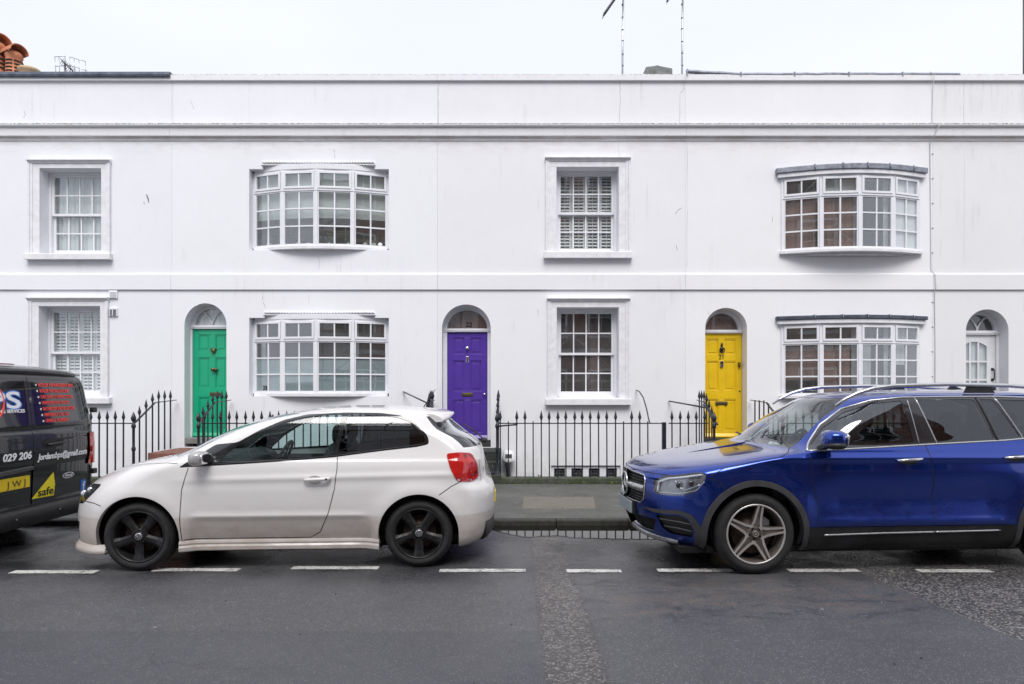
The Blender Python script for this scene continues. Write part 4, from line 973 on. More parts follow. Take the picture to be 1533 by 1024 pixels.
# loose stays and bent bars
def stay(label, pts, r=.012):
    m = MB(); m.tube(pts, r, 8); o = m.build('iron_stay', M['iron']); tag(recenter(o), label, 'iron bar', 'iron stays between wall and railings')
stay('curved black iron stay from the wall to the long railing', [(X(952.6, 12.48), 12.48, Z(584, 12.48)), (X(957, 12.3), 12.3, Z(586, 12.3)), (X(963, 12), 12, Z(595, 12)), (X(968, 11.6), 11.6, Z(612, 11.6)), (X(971, 11.3), 11.3, Z(627, 11.3)), (X(973, RD), RD, RZ)])
stay('straight black iron stay from the wall to the bent stair railing', [(X(1001.6, 12.48), 12.48, Z(600.5, 12.48)), (X(1058, 11.3), 11.3, Z(610.5, 11.3))], .014)
stay('straight black iron stay from the wall to the railing above the white car', [(X(603.7, 12.48), 12.48, Z(586.5, 12.48)), (X(641, 11.4), 11.4, Z(604, 11.4))], .014)
stay('short black iron tie on the railing beside the purple door', [(X(744, RD), RD-.03, Z(638, RD)), (X(775, RD), RD-.03, Z(635.5, RD))], .013)
m = MB(); P = [(X(1053, 11.5), 11.5, Z(606, 11.5)), (X(1060, 11.3), 11.3, Z(611, 11.3)), (X(1067, 11.15), 11.15, Z(626, 11.15)), (X(1074, 11.05), 11.05, Z(636, 11.05))]
for a, b in zip(P[:-1], P[1:]): m.bar(a, b, .045, .014)
o = m.build('bent_handrail', M['iron'], bevel=.003); tag(recenter(o), 'twisted flat iron handrail end in front of the yellow door', 'iron bar')
# plinths
for (a, b, lb) in ((X(744, RD), 3.28, 'long low mossy plinth under the railing between the two cars'), (-11, -6.32, 'low mossy plinth under the railing behind the van'), (-5.18, -1.5, 'low mossy plinth under the railing behind the white car'), (4.55, 8.2, 'low mossy plinth under the railing behind the blue car')):
    m = MB(); n = 14; m.box(a, b, 10.995, 11.22, -.2, .19); o = m.build('low_plinth', M['plinth'], bevel=.018); tag(recenter(o), lb, 'plinth', 'low plinths under the railings')
m = MB(); m.box(X(735, 11), X(750.5, 11), 10.93, 11.16, .0, .245); o = m.build('base_stone', M['step_dark'], bevel=.01); tag(recenter(o), 'dark stone block under the foot of the railing post beside the purple door steps', 'stone block')
m = MB(); m.lathe([(0, .035), (.03, .035), (.05, .02), (.10, .025), (.13, .012), (.17, .001)], (X(737.5, 11.02), 11.02, .245), 'z', 12); o = m.build('iron_finial', M['iron']); tag(recenter(o), 'small black iron finial on the stone block beside the purple door steps', 'finial')
def steps(label, x0, x1, mat, y0=11.12):
    T = thing('stone_steps', label, 'steps', ((x0+x1)/2, 11.8, PZ), group='stone steps up to the doors')
    m = MB(); m.box(x0, x1, y0+.55, WD-.002, -1.2, .567); m.build('landing', M[mat], T, bevel=.012)
    m = MB(); m.box(x0, x1, y0+.28, y0+.548, -1.2, .41); m.build('tread', M[mat], T, bevel=.012)
    m = MB(); m.box(x0, x1, y0, y0+.278, -1.2, .255); m.build('tread', M[mat], T, bevel=.012)
    return T
steps('worn reddish steps up to the green door', -6.22, -5.16, 'redstep', 10.85+.0)
steps('dark mossy steps up to the purple door', -1.40, -.20, 'step_dark')
steps('dark stone steps up to the yellow door', 3.45, 4.45, 'step_dark')
steps('dark stone steps up to the white glazed door', 8.3, 9.5, 'step_dark')
# weeds and moss at the foot of the plinth
rnd = random.Random(11); m = MB()
for k in range(170):
    x = rnd.choice((rnd.uniform(-.2, 3.1), rnd.gauss(1.3, .25), rnd.gauss(2.1, .12), rnd.uniform(-.2, .6))); y = 10.98-abs(rnd.gauss(0, .03)); z = PZ if rnd.random() < .8 else .19
    if z > PZ: y = rnd.uniform(11.0, 11.2)
    h = rnd.uniform(.01, .045)
    for q in range(3):
        a = rnd.uniform(0, 6.28); d = Vector((math.cos(a), math.sin(a)*.6, 0))*h*.7; w = Vector((-d.y, d.x, 0))*.35
        p = Vector((x, y, z)); m.add([p-w*.3, p+d*.6-w+Vector((0, 0, h*.8)), p+d+Vector((0, 0, h)), p+d*.6+w+Vector((0, 0, h*.8))], [(0, 1, 2, 3)], 1 if rnd.random() < .15 else 0)
o = m.build('moss', [plain('moss_green', (.05, .085, .02), .8, var=.4), plain('moss_yellow', (.25, .27, .07), .8, var=.3)], fix=False); tag(o, kind='stuff')
m = MB()
for k in range(260):
    x = rnd.uniform(-7, 8.5); y = rnd.uniform(3.3, 5.7) if rnd.random() < .5 else rnd.uniform(7.92, 10.9); z = 0 if y < 6 else PZ; r = rnd.uniform(.003, .008)
    m.ellipsoid((x, y, z+r*.3), (r, r*rnd.uniform(.6, 1.4), r*.5), 0 if rnd.random() < .6 else 1, 6, 4)
o = m.build('grit', [plain('pale_grit', (.33, .32, .30), .8, var=.4, scale=40), plain('dark_grit', (.06, .055, .05), .8, var=.4, scale=40)], fix=False); tag(o, kind='stuff')

# ---------------------------------------------------------------- the other side of the street (seen in the glass and the car paint)
def opposite(label, x0, x1, h, mat, trim):
    T = thing('opposite_house', label, 'house', ((x0+x1)/2, -4.5, PZ), group='houses across the street, seen in reflections')
    m = MB(); m.box(x0, x1, -9, -4.5, -.3, h); m.build('wall', M[mat], T)
    m = MB(); m.box(x0-.0, x1, -4.499, -4.32, h-.25, h); m.box(x0, x1, -4.499, -4.4, 3.4, 3.6); m.build('cornice', M[trim], T)
    x = x0+.8
    while x+1 < x1:
        for z in (1.0, 4.2, 7.2, 10.1):
            if z+1.7 > h-.3: continue
            m = MB(); m.box(x-.1, x+1.1, -4.498, -4.44, z-.1, z+1.7); w = m.build('window', M[trim], T)
            m = MB(); m.box(x, x+.48, -4.439, -4.43, z, z+.78); m.box(x+.52, x+1, -4.439, -4.43, z, z+.78); m.box(x, x+.48, -4.439, -4.43, z+.82, z+1.6); m.box(x+.52, x+1, -4.439, -4.43, z+.82, z+1.6); m.build('pane', M['black'], w)
        x += 2.1
opposite('red brick house across the street', -1.5, 6.2, 12.4, 'brick', 'timber')
opposite('taller red brick house across the street', 6.21, 14, 12.8, 'brick', 'timber')
opposite('low white house across the street', -9.2, -1.51, 10.4, 'stucco', 'timber')

T = thing('scaffolding', 'steel tube scaffolding in front of the houses across the street', 'scaffolding', (0, -3.6, PZ))
def tube_(a, b):
    m = MB(); m.tube([a, b], .03, 6); m.build('scaffold_tube', M['steel'], T)
for k in range(9):
    x = -7+2.4*k; tube_((x, -3.3, PZ), (x, -3.3, 11.4)); 
    if k < 8: tube_((x, -3.25, 8.2), (x+2.4, -3.25, 6.2)); tube_((x, -3.25, 8.4), (x+2.4, -3.25, 10.4))
    if k < 8: tube_((x, -3.25, 2.1), (x+2.4, -3.25, 4.1)) if k % 2 else tube_((x, -3.25, 4.1), (x+2.4, -3.25, 2.1)); tube_((x, -3.25, 6.2), (x+2.4, -3.25, 4.2))
for z in (2.1, 3.1, 4.1, 6.2, 7.2, 8.2, 9.3, 10.3, 11.3): tube_((-7.2, -3.27, z), (12.4, -3.27, z+.05))
for z in (2.15, 4.2, 6.3, 8.3, 10.4): m = MB(); m.box(-7.2, 12.4, -4.2, -3.3, z, z+.04); m.build('scaffold_board', M['buff'], T)
# ---------------------------------------------------------------- car body engine
def pchip(t, y, q):
    t = np.asarray(t, float); y = np.asarray(y, float); h = np.diff(t); d = np.diff(y)/h; n = len(t); m = np.zeros(n)
    for i in range(1, n-1):
        if d[i-1]*d[i] > 0:
            w1 = 2*h[i]+h[i-1]; w2 = h[i]+2*h[i-1]; m[i] = (w1+w2)/(w1/d[i-1]+w2/d[i])
    m[0], m[-1] = d[0], d[-1]
    i = np.clip(np.searchsorted(t, q)-1, 0, n-2); s = (q-t[i])/h[i]
    return (2*s**3-3*s**2+1)*y[i]+(s**3-2*s**2+s)*h[i]*m[i]+(-2*s**3+3*s**2)*y[i+1]+(s**3-s**2)*h[i]*m[i+1]
class Shell:
    """body surface stacked from plan outlines. rows: z, front x, rear x, half width, front corner length, power, rear corner length, power"""
    def __init__(s, rows, disp=None, smooth=7, sf=1.0, sm=3.0, sr=1.0):
        a = np.array(rows, float); step = np.sqrt((np.diff(a[:, 0])*1.0)**2+(np.diff(a[:, 1])*.8)**2+(np.diff(a[:, 2])*.4)**2+(np.diff(a[:, 3])*1.0)**2)
        t = np.concatenate([[0], np.cumsum(step)]); s.T = t[-1]; s.q = np.linspace(0, s.T, 900)
        cols = []
        for k in range(8):
            c = pchip(t, a[:, k], s.q)
            w = smooth*2+1; pad = np.concatenate([2*c[0]-c[smooth:0:-1], c, 2*c[-1]-c[-2:-smooth-2:-1]]); ker = np.hanning(w+2)[1:-1]; ker /= ker.sum()
            cols.append(np.convolve(pad, ker, 'valid'))
        s.c = cols; s.c[0] = np.maximum.accumulate(s.c[0]+np.arange(900)*1e-9); s.c[3] = np.maximum(s.c[3], 0); s.c[3][-1] = 0
        s.sf, s.sm, s.sr = sf, sm, sr; s.S = sf+sm+sr; s.disp = disp
    def par(s, T): return [np.interp(T, s.q, c) for c in s.c]
    def raw(s, S, T):
        z, xf, xr, W, Lf, pf, Lr, pr = s.par(T)
        th = np.clip(S/s.sf, 0, 1)*math.pi/2; c = np.maximum(np.cos(th), 0); sn = np.sin(th)
        xa = xf+Lf*(1-c**(2/pf)); ya = W*sn**(2/pf)
        u = np.clip((S-s.sf)/s.sm, 0, 1); xb = xf+Lf+(xr-Lr-xf-Lf)*u
        th = np.clip((s.S-S)/s.sr, 0, 1)*math.pi/2; c = np.maximum(np.cos(th), 0); sn = np.sin(th)
        xc = xr-Lr*(1-c**(2/pr)); yc = W*sn**(2/pr)
        f = S < s.sf; r = S > s.sf+s.sm
        x = np.where(f, xa, np.where(r, xc, xb)); y = np.where(f, ya, np.where(r, yc, W))
        return x, y, z
    def ev(s, S, T):
        S = np.asarray(S, float); T = np.asarray(T, float)
        x, y, z = s.raw(S, T)
        if s.disp is not None:
            dx, dy = s.disp(x, y, z, s); x = x+dx; y = y+dy
        return np.stack([x, -y, z], -1)          # the near side is -y
    def nrm(s, S, T):
        S = np.asarray(S, float); T = np.asarray(T, float); e = 4e-3
        S1, S0 = np.minimum(S+e, s.S-1e-4), np.maximum(S-e, 1e-4); T1, T0 = np.minimum(T+e, s.T-2e-3), np.maximum(T-e, 0)
        a = s.ev(S1, T)-s.ev(S0, T); b = s.ev(S, T1)-s.ev(S, T0); n = np.cross(a, b); L = np.linalg.norm(n, axis=-1, keepdims=True)
        n = n/np.maximum(L, 1e-9); n[L[..., 0] < 1e-9] = (0, 0, 1)
        return n
    def Tz(s, z): return float(np.interp(z, s.c[0], s.q))
    def side(s, x, z):
        """parameters of a point seen from the side"""
        T = s.Tz(z); _, xf, xr, W, Lf, pf, Lr, pr = [float(v) for v in s.par(T)]
        if x < xf+Lf: return (s.sf*math.acos(min(1, max(0, 1-(x-xf)/Lf))**(pf/2))/(math.pi/2), T)
        if x > xr-Lr: return (s.S-s.sr*math.acos(min(1, max(0, 1-(xr-x)/Lr))**(pr/2))/(math.pi/2), T)
        return (s.sf+s.sm*(x-xf-Lf)/(xr-Lr-xf-Lf), T)
    def front(s, y, z):
        T = s.Tz(z); W = float(s.par(T)[3]); pf = float(s.par(T)[5])
        return (s.sf*math.asin(min(1, abs(y)/W)**(pf/2))/(math.pi/2), T)
    def rear(s, y, z):
        T = s.Tz(z); W = float(s.par(T)[3]); pr = float(s.par(T)[7])
        return (s.S-s.sr*math.asin(min(1, abs(y)/W)**(pr/2))/(math.pi/2), T)
    def P(s, st, off=0.0):
        p = s.ev(np.array([st[0]]), np.array([st[1]]))[0]
        if off: p = p+s.nrm(np.array([st[0]]), np.array([st[1]]))[0]*off
        return Vector(p)
def dense(poly, f, step=.025, close=True):
    """sample a polyline given in feature coordinates and map it with f"""
    out = []; n = len(poly)
    for i in range(n if close else n-1):
        a = poly[i]; b = poly[(i+1) % n]; k = max(1, int(math.hypot(b[0]-a[0], b[1]-a[1])/step))
        for j in range(k): out.append(f(a[0]+(b[0]-a[0])*j/k, a[1]+(b[1]-a[1])*j/k))
    if not close: out.append(f(*poly[-1]))
    return out
def roundpoly(poly, r=.03, n=4):
    out = []; m = len(poly)
    for i in range(m):
        p = Vector(poly[i]); a = Vector(poly[i-1])-p; b = Vector(poly[(i+1) % m])-p
        ra = min(r, a.length*.4, b.length*.4); A = p+a.normalized()*ra; B = p+b.normalized()*ra
        for k in range(n+1): t = k/n; q = A*(1-t)**2+p*2*t*(1-t)+B*t*t; out.append((q.x, q.y))
    return out
def inpoly_np(poly, x, y):
    c = np.zeros(len(x), bool); n = len(poly); j = n-1
    for i in range(n):
        xi, yi = poly[i]; xj, yj = poly[j]
        if yi != yj:
            k = ((yi > y) != (yj > y)) & (x < (xj-xi)*(y-yi)/(yj-yi)+xi); c ^= k
        j = i
    return c
def panels(sh, regions, step=.03):
    """cut the shell into named regions (first match wins); returns {name: (points, normals, faces)}"""
    v = []; e = []
    for nm, poly in regions:
        b = len(v); v += [Vector(p) for p in poly]; n = len(poly); e += [(b+i, b+(i+1) % n) for i in range(n)]
    L = np.array([(p.x, p.y) for p in v]) if v else np.zeros((0, 2))
    gs = np.linspace(0, sh.S, int(sh.S/step)+1); gt = np.linspace(0, sh.T, int(sh.T/step)+1)
    G = np.array([(a, b) for a in gs for b in gt])
    if len(L):
        keep = np.ones(len(G), bool)
        for i in range(0, len(L), 200):
            d = ((G[:, None, :]-L[None, i:i+200])**2).sum(-1).min(1); keep &= d > (step*.4)**2
        border = (G[:, 0] < 1e-6) | (G[:, 0] > sh.S-1e-6) | (G[:, 1] < 1e-6) | (G[:, 1] > sh.T-1e-6)
        G = G[keep | border]
    v += [Vector((float(a), float(b))) for a, b in G]
    V, E, F, *_ = delaunay_2d_cdt(v, e, [], 0, 1e-5)
    V = np.array([(p.x, p.y) for p in V]); F = np.array([f for f in F if len(f) == 3])
    C = V[F].mean(1); lab = np.full(len(F), -1)
    for k, (nm, poly) in enumerate(regions):
        m = (lab < 0) & inpoly_np(poly, C[:, 0], C[:, 1]); lab[m] = k
    out = {}
    for k, nm in [(-1, 'body')]+[(i, r[0]) for i, r in enumerate(regions)]:
        f = F[lab == k]
        if not len(f): continue
        u, inv = np.unique(f, return_inverse=True); f = inv.reshape(-1, 3); st = V[u]
        T = np.clip(st[:, 1], 0, sh.T-1e-4); P = sh.ev(st[:, 0], T); N = sh.nrm(st[:, 0], T)
        if nm in out:
            p0, n0, f0 = out[nm]; out[nm] = (np.concatenate([p0, P]), np.concatenate([n0, N]), np.concatenate([f0, f+len(p0)]))
        else: out[nm] = (P, N, f)
    return out
def mesh_pn(name, P, N, F, mat, parent, off=0.0):
    P = P+N*off; F = F.copy(); c = abs(P[:, 1]) < 1e-4
    fn = np.cross(P[F[:, 1]]-P[F[:, 0]], P[F[:, 2]]-P[F[:, 0]]); flip = (fn*N[F].mean(1)).sum(1) < 0; F[flip] = F[flip][:, ::-1]
    s = np.array([1, -1, 1]); n = len(P)
    if c.any():          # one piece across the middle of the car, welded there
        P[c, 1] = 0; N = N.copy(); N[c, 1] = 0; N /= np.maximum(np.linalg.norm(N, axis=1, keepdims=True), 1e-9)
        idx = np.where(c, np.arange(n), 0); k = np.cumsum(~c)-1; idx = np.where(c, np.arange(n), n+k)
        return _mesh(name, np.concatenate([P, (P*s)[~c]]), np.concatenate([N, (N*s)[~c]]), np.concatenate([F, idx[F[:, ::-1]]]), mat, parent[0] if isinstance(parent, tuple) else parent)
    pa, pb = parent if isinstance(parent, tuple) else (parent, parent)
    return _mesh(name, P, N, F, mat, pa), _mesh(name, P*s, N*s, F[:, ::-1], mat, pb)
def pair(m, name, mat, parent, **k):
    pa, pb = parent if isinstance(parent, tuple) else (parent, parent)
    o = MB(); o.v = mirror_y(m.v); o.f = [tuple(reversed(f)) for f in m.f]; o.m = list(m.m); o.sm = list(m.sm)
    return m.build(name, mat, pa, **k), o.build(name, mat, pb, **k)
def _mesh(name, P, N, F, mat, parent):
    me = bpy.data.meshes.new(name); me.from_pydata([tuple(p) for p in P], [], [tuple(int(i) for i in f) for f in F])
    me.materials.append(mat); me.polygons.foreach_set('use_smooth', [True]*len(me.polygons)); me.update()
    me.normals_split_custom_set_from_vertices([tuple(n) for n in N])
    o = bpy.data.objects.new(name, me); col.objects.link(o); o.parent = parent; ORG[o] = org_of(parent)
    return o
def mirror_y(pts): return [(p[0], -p[1], p[2]) for p in pts]
def both_sides(m):
    """append the mirror image of everything collected so far"""
    n = len(m.v); k = len(m.f); m.v += [(p[0], -p[1], p[2]) for p in m.v]
    for i in range(k): m.f.append(tuple(j+n for j in reversed(m.f[i]))); m.m.append(m.m[i]); m.sm.append(m.sm[i])
    return m
def ribbon(sh, st, w, mat, name, parent, off=.0015, both=True):
    """thin dark line lying on the body (a shut line)"""
    m = MB(); P = [sh.P(p, off) for p in st]; N = [Vector(sh.nrm(np.array([p[0]]), np.array([p[1]]))[0]) for p in st]; v = []
    for i, p in enumerate(P):
        t = (P[min(i+1, len(P)-1)]-P[max(i-1, 0)]).normalized(); a = N[i].cross(t).normalized(); v += [p-a*w/2, p+a*w/2]
    m.add(v, [(2*i, 2*i+1, 2*i+3, 2*i+2) for i in range(len(P)-1)], 0, True)
    return pair(m, name, mat, parent, fix=False) if both else m.build(name, mat, parent, fix=False)
def surf_tube(sh, st, r, mat, name, parent, off=0.0, both=True, seg=8):
    m = MB(); m.tube([sh.P(p, off) for p in st], r, seg)
    return pair(m, name, mat, parent)
def circle(cx, cz, r, a0=0, a1=360, n=48): return [(cx+r*math.cos(R(a0+(a1-a0)*k/n)), cz+r*math.sin(R(a0+(a1-a0)*k/n))) for k in range(n+1)]

# materials for vehicles
def paint(name, c, metal=0, rough=.35, coat=1.0, dirt=None, dz=(.75, .2), damt=.5, flake=.0):
    t = NT(name); p = t.obj(); z = t.sep(p)[2]
    cc = t.mix(t.mr(t.noise(p, 1.2, 3), .3, .7), tuple(x*.96 for x in c), c)
    rg = rough
    if dirt:
        sharp = t.mr(z, .485, .465)
        n = t.noise(t.map(p, (3, 3, 6)), 2.0, 6, .7); f = t.math('MULTIPLY', t.mr(z, dz[0], dz[1]), t.mr(n, .22, .70))
        f2 = t.math('MULTIPLY', t.math('ADD', t.math('MULTIPLY', f, .75), t.math('MULTIPLY', sharp, .50 if name.startswith('dirty') else 0)), damt); cc = t.mix(f2, cc, dirt)
        spl = t.math('MULTIPLY', t.mr(t.voro(p, 70), .16, .08), t.mr(z, dz[0]+.1, dz[1])); cc = t.mix(t.math('MULTIPLY', spl, .25*damt), cc, tuple(x*.5 for x in dirt))
        t.set(coat=t.math('MULTIPLY', t.mr(f, 0, 1, 1, .2), coat)); rg = t.mr(f, 0, 1, rough, .7)
    else: t.set(coat=coat)
    t.set(color=cc, metal=metal, rough=rg, coatr=.03)
    return t.mat
M['white_paint'] = paint('dirty_white_car_paint', (.82, .80, .79), 0, .3, 1, (.38, .30, .235), (.70, .30), .62)
M['blue_paint'] = paint('blue_metallic_car_paint', (.010, .046, .34), .82, .16, 1, (.10, .095, .10), (.80, .25), .45)
M['van_paint'] = paint('grey_black_van_paint', (.010, .012, .016), .3, .25, 1, (.05, .048, .046), (.6, .3), .2)
M['rubber'] = plain('tyre_rubber', (.022, .021, .022), .78, var=.3, scale=12, bump=.3, bscale=120)
M['trim'] = plain('black_plastic_trim', (.020, .020, .022), .5, var=.2, scale=10)
M['tint_trim'] = plain('gloss_black_pillar', (.010, .010, .012), .16, var=.05, coat=1.0)
M['clad'] = plain('dusty_grey_cladding', (.050, .050, .053), .62, var=.3, scale=5, bump=.25, bscale=200)
M['rim_dark'] = plain('dusty_black_alloy', (.030, .029, .030), .42, .6, var=.5, scale=14)
M['rim_grey'] = plain('brown_grey_alloy', (.16, .135, .12), .45, .5, var=.3, scale=14)
M['machined'] = plain('machined_alloy', (.66, .63, .61), .36, .7, var=.12, scale=20)
M['disc'] = plain('rusty_brake_disc', (.13, .09, .075), .55, .5, var=.3, scale=25)
M['cabin'] = plain('dark_cabin_cloth', (.035, .036, .040), .85, var=.2)
M['red_lens'] = plain('red_lamp_lens', (.55, .012, .010), .12, var=.1, coat=1.0)
M['red_dark'] = plain('dark_red_lens', (.20, .006, .008), .15, var=.1, coat=1.0)
M['amber'] = plain('amber_lens', (.75, .28, .03), .2, coat=1.0)
M['plate_y'] = plain('yellow_number_plate', (.80, .58, .01), .4, var=.04); M['plate_g'] = plain('blurred_grey_plate', (.30, .34, .37), .45, var=.05)
M['sticker_red'] = plain('red_vinyl', (.85, .06, .05), .45, var=.03); M['sticker_white'] = plain('white_vinyl', (.82, .82, .84), .45, var=.02)
M['sticker_blue'] = plain('blue_vinyl', (.03, .17, .60), .45, var=.03); M['sticker_yel'] = plain('yellow_vinyl', (.85, .72, .02), .45, var=.03); M['sticker_blk'] = plain('black_vinyl', (.01, .01, .01), .5)
M['silver'] = plain('satin_silver_trim', (.62, .63, .64), .28, .9, var=.03)
M['lamp_chrome'] = plain('lamp_reflector', (.70, .71, .73), .10, 1, var=.05)

def wheel(V, x, yface, r, w, rr, style, side, steer=0):
    """side=-1: outer face towards -y"""
    Y = lambda o: yface+o*(-side) if side == -1 else yface-o
    Y = (lambda o: yface+o) if side == -1 else (lambda o: yface-o)
    c = (x, 0, r)
    def lat(m, prof, mat=0, seg=48): m.lathe([(Y(o), q) for o, q in prof], c, 'y', seg, mat, caps=False)
    m = MB(); lat(m, [(.030, rr-.012), (.012, rr+.002), (.006, rr+.010), (.000, (rr+r)/2-.01), (.002, (rr+r)/2+.015), (.010, r-.028), (.016, r-.020), (.030, r-.006), (.050, r), (w/2-.012, r+.001), (w/2-.010, r-.007), (w/2+.010, r-.007), (w/2+.012, r+.001), (w-.05, r), (w-.03, r-.006), (w-.01, r-.03), (w, (rr+r)/2), (w-.012, rr)], 0, 64)
    for k in range(90):    # shoulder blocks
        a = 2*math.pi*k/90; ca, sa = math.cos(a), math.sin(a)
        m.bar((x+ca*(r-.014), Y(.020), r+sa*(r-.014)), (x+ca*(r-.002), Y(.052), r+sa*(r-.002)), .010, .008)
    # rim barrel is the wheel mesh; tyre and the rest are its parts
    g = MB(); lat(g, [(.020, rr-.004), (.008, rr+.004), (.006, rr-.004), (.012, rr-.012), (.030, rr-.020), (.075, rr-.028), (w-.03, rr-.030), (w-.028, rr-.05)], 0, 64)
    mats = {'five': [M['rim_dark'], M['rim_dark'], M['black']], 'twin': [M['rim_grey'], M['machined'], M['black']], 'van': [M['steel'], M['steel'], M['black']]}[style]
    def spoke_pt(a, rad, t, o): return (x+math.cos(a)*rad-math.sin(a)*t, Y(o), r+math.sin(a)*rad+math.cos(a)*t)
    g.lathe([(Y(w*.62), .001), (Y(w*.62), rr-.03)], c, 'y', 40, 2, caps=False)
    if style == 'five' or style == 'van':
        for k in range(5):
            a = R(-90+72*k+(0)); secs = []
            for rad, hw, o, dep in ((.045, .040, .028, .05), (.10, .036, .030, .045), (.16, .040, .026, .035), (rr-.012, .052, .012, .025)):
                secs.append([spoke_pt(a, rad, -hw, o+.012), spoke_pt(a, rad, -hw*.45, o), spoke_pt(a, rad, hw*.45, o), spoke_pt(a, rad, hw, o+.012), spoke_pt(a, rad, hw*.9, o+dep), spoke_pt(a, rad, -hw*.9, o+dep)])
            v = [p for s_ in secs for p in s_]; f = [(i*6+j, i*6+(j+1) % 6, (i+1)*6+(j+1) % 6, (i+1)*6+j) for i in range(3) for j in range(6)]
            g.add(v, f, 0)
        g.lathe([(Y(.08), .075), (Y(.035), .072), (Y(.028), .062), (Y(.030), .036), (Y(.022), .034)], c, 'y', 30, 0, caps=False)
        for k in range(5): a = R(-54+72*k); g.lathe([(Y(.026), .010), (Y(.034), .009)], (x+.055*math.cos(a), 0, r+.055*math.sin(a)), 'y', 12, 2)
    else:
        lat(g, [(.010, rr+.004), (.004, rr+.002), (.004, rr-.010), (.010, rr-.012)], 1, 64)
        for k in range(5):
            a = R(80+72*k+0)
            for s_ in (-1, 1):
                secs = []
                for rad, t0, hw, o in ((.060, .044*s_, .012, .026), (.10, .030*s_, .011, .022), (.16, .024*s_, .010, .018), (rr-.008, .018*s_, .009, .006)):
                    secs.append([spoke_pt(a, rad, t0-hw, o), spoke_pt(a, rad, t0+hw, o), spoke_pt(a, rad, t0+hw*1.2, o+.035), spoke_pt(a, rad, t0-hw*1.2, o+.035)])
                v = [p for q in secs for p in q]
                g.add(v, [(i*4, i*4+1, i*4+5, i*4+4) for i in range(3)], 1); g.add(v, [(i*4+j, i*4+(j+1) % 4, i*4+4+(j+1) % 4, i*4+4+j) for i in range(3) for j in (1, 2, 3)], 0)
            # web between neighbouring pairs near the hub
            b = a+R(36); g.add([spoke_pt(b, .060, -.022, .026), spoke_pt(b, .060, .022, .026), spoke_pt(b, .078, .010, .026), spoke_pt(b, .078, -.010, .026)], [(0, 1, 2, 3)], 1)
            v = [spoke_pt(a, .05, -.03, .034), spoke_pt(a, .05, .03, .034), spoke_pt(a, rr-.02, .014, .020), spoke_pt(a, rr-.02, -.014, .020)]; g.add(v, [(0, 1, 2, 3)], 0)
        g.lathe([(Y(.07), .070), (Y(.034), .066), (Y(.030), .058), (Y(.034), .036)], c, 'y', 30, 0, caps=False)
        for k in range(5): a = R(80+36+72*k); g.lathe([(Y(.028), .010), (Y(.036), .009)], (x+.050*math.cos(a), 0, r+.050*math.sin(a)), 'y', 12, 2)
    W = g.build('wheel', mats, V, fix=True)
    m.build('tyre', M['rubber'], W)
    d = MB(); lat(d, [(.105, .03), (.095, .07), (.095, .072), (.108, .075), (.108, rr-.075), (.125, rr-.075)], 0, 40); d.build('brake_disc', M['disc'], W)
    if style == 'twin':      # brake calliper
        d = MB(); d.prism([(x+.09*1, r+.02), (x+.15, r+.03), (x+.15, r+.11), (x+.10, r+.14), (x+.06, r+.09)], Y(.075), Y(.11), 'y'); d.build('brake_caliper', M['steel'], W, bevel=.006)
    h = MB(); h.lathe([(Y(.030), .034), (Y(.018), .032), (Y(.016), .028), (Y(.016), .001)], c, 'y', 28, 0, caps=False)
    q = lambda a, b: (x+a, Y(.0135), r+b)
    if style == 'five':    # V over W in a ring
        h.build('hub_cap', M['silver'], W); h = MB()
        h.tube([q(.023*math.cos(R(t)), .023*math.sin(R(t))) for t in range(0, 361, 20)], .0018, 5)
        h.tube([q(-.010, .021), q(0, .002), q(.010, .021)], .0020, 5); h.tube([q(-.020, .010), q(-.009, -.020), q(0, -.002), q(.009, -.020), q(.020, .010)], .0020, 5)
        h.build('badge', M['sticker_blk'], W)
    elif style == 'twin':    # three-pointed star
        h.build('hub_cap', M['rim_grey'], W); h = MB()
        h.tube([q(.022*math.cos(R(t)), .022*math.sin(R(t))) for t in range(0, 361, 20)], .0018, 5)
        for t in (90, 210, 330):
            a = R(t); h.add([q(.020*math.cos(a), .020*math.sin(a)), q(.005*math.cos(a+R(60)), .005*math.sin(a+R(60))), q(0, 0), q(.005*math.cos(a-R(60)), .005*math.sin(a-R(60)))], [(0, 1, 2, 3)])
        h.build('badge', M['machined'], W)
    else: h.build('hub_cap', M['dark'], W)
    return W
def seat(V, x, y, z, hh=.62, name='seat'):
    m = MB(); m.ellipsoid((x-.05, y, z+.08), (.27, .25, .10), p=.6); 
    Mx = Matrix.Translation((x+.22, y, z+.38)) @ Matrix.Rotation(R(14), 4, 'Y'); m.ellipsoid((0, 0, 0), (.085, .24, .33), p=.6, M=Mx)
    s = m.build(name, M['cabin'], V); m = MB(); m.ellipsoid((x+.31, y, z+hh+.16), (.055, .13, .095), p=.7); m.build('headrest', M['cabin'], s); return s
def steering(V, x, y, z, r=.185):
    m = MB(); A = Matrix.Translation((x, y, z)) @ Matrix.Rotation(R(-64), 4, 'Y')
    pts = [A @ Vector((r*math.cos(t), r*math.sin(t), 0)) for t in [2*math.pi*k/28 for k in range(29)]]; m.tube(pts, .015, 8, caps=False)
    for a in (200, 340, 90): m.bar(A @ Vector((0, 0, -.01)), A @ Vector((r*math.sin(R(a)), r*math.cos(R(a)), 0)), .035, .012)
    m.ellipsoid((0, 0, 0), (.06, .055, .03), M=A); return m.build('steering_wheel', M['trim'], V)
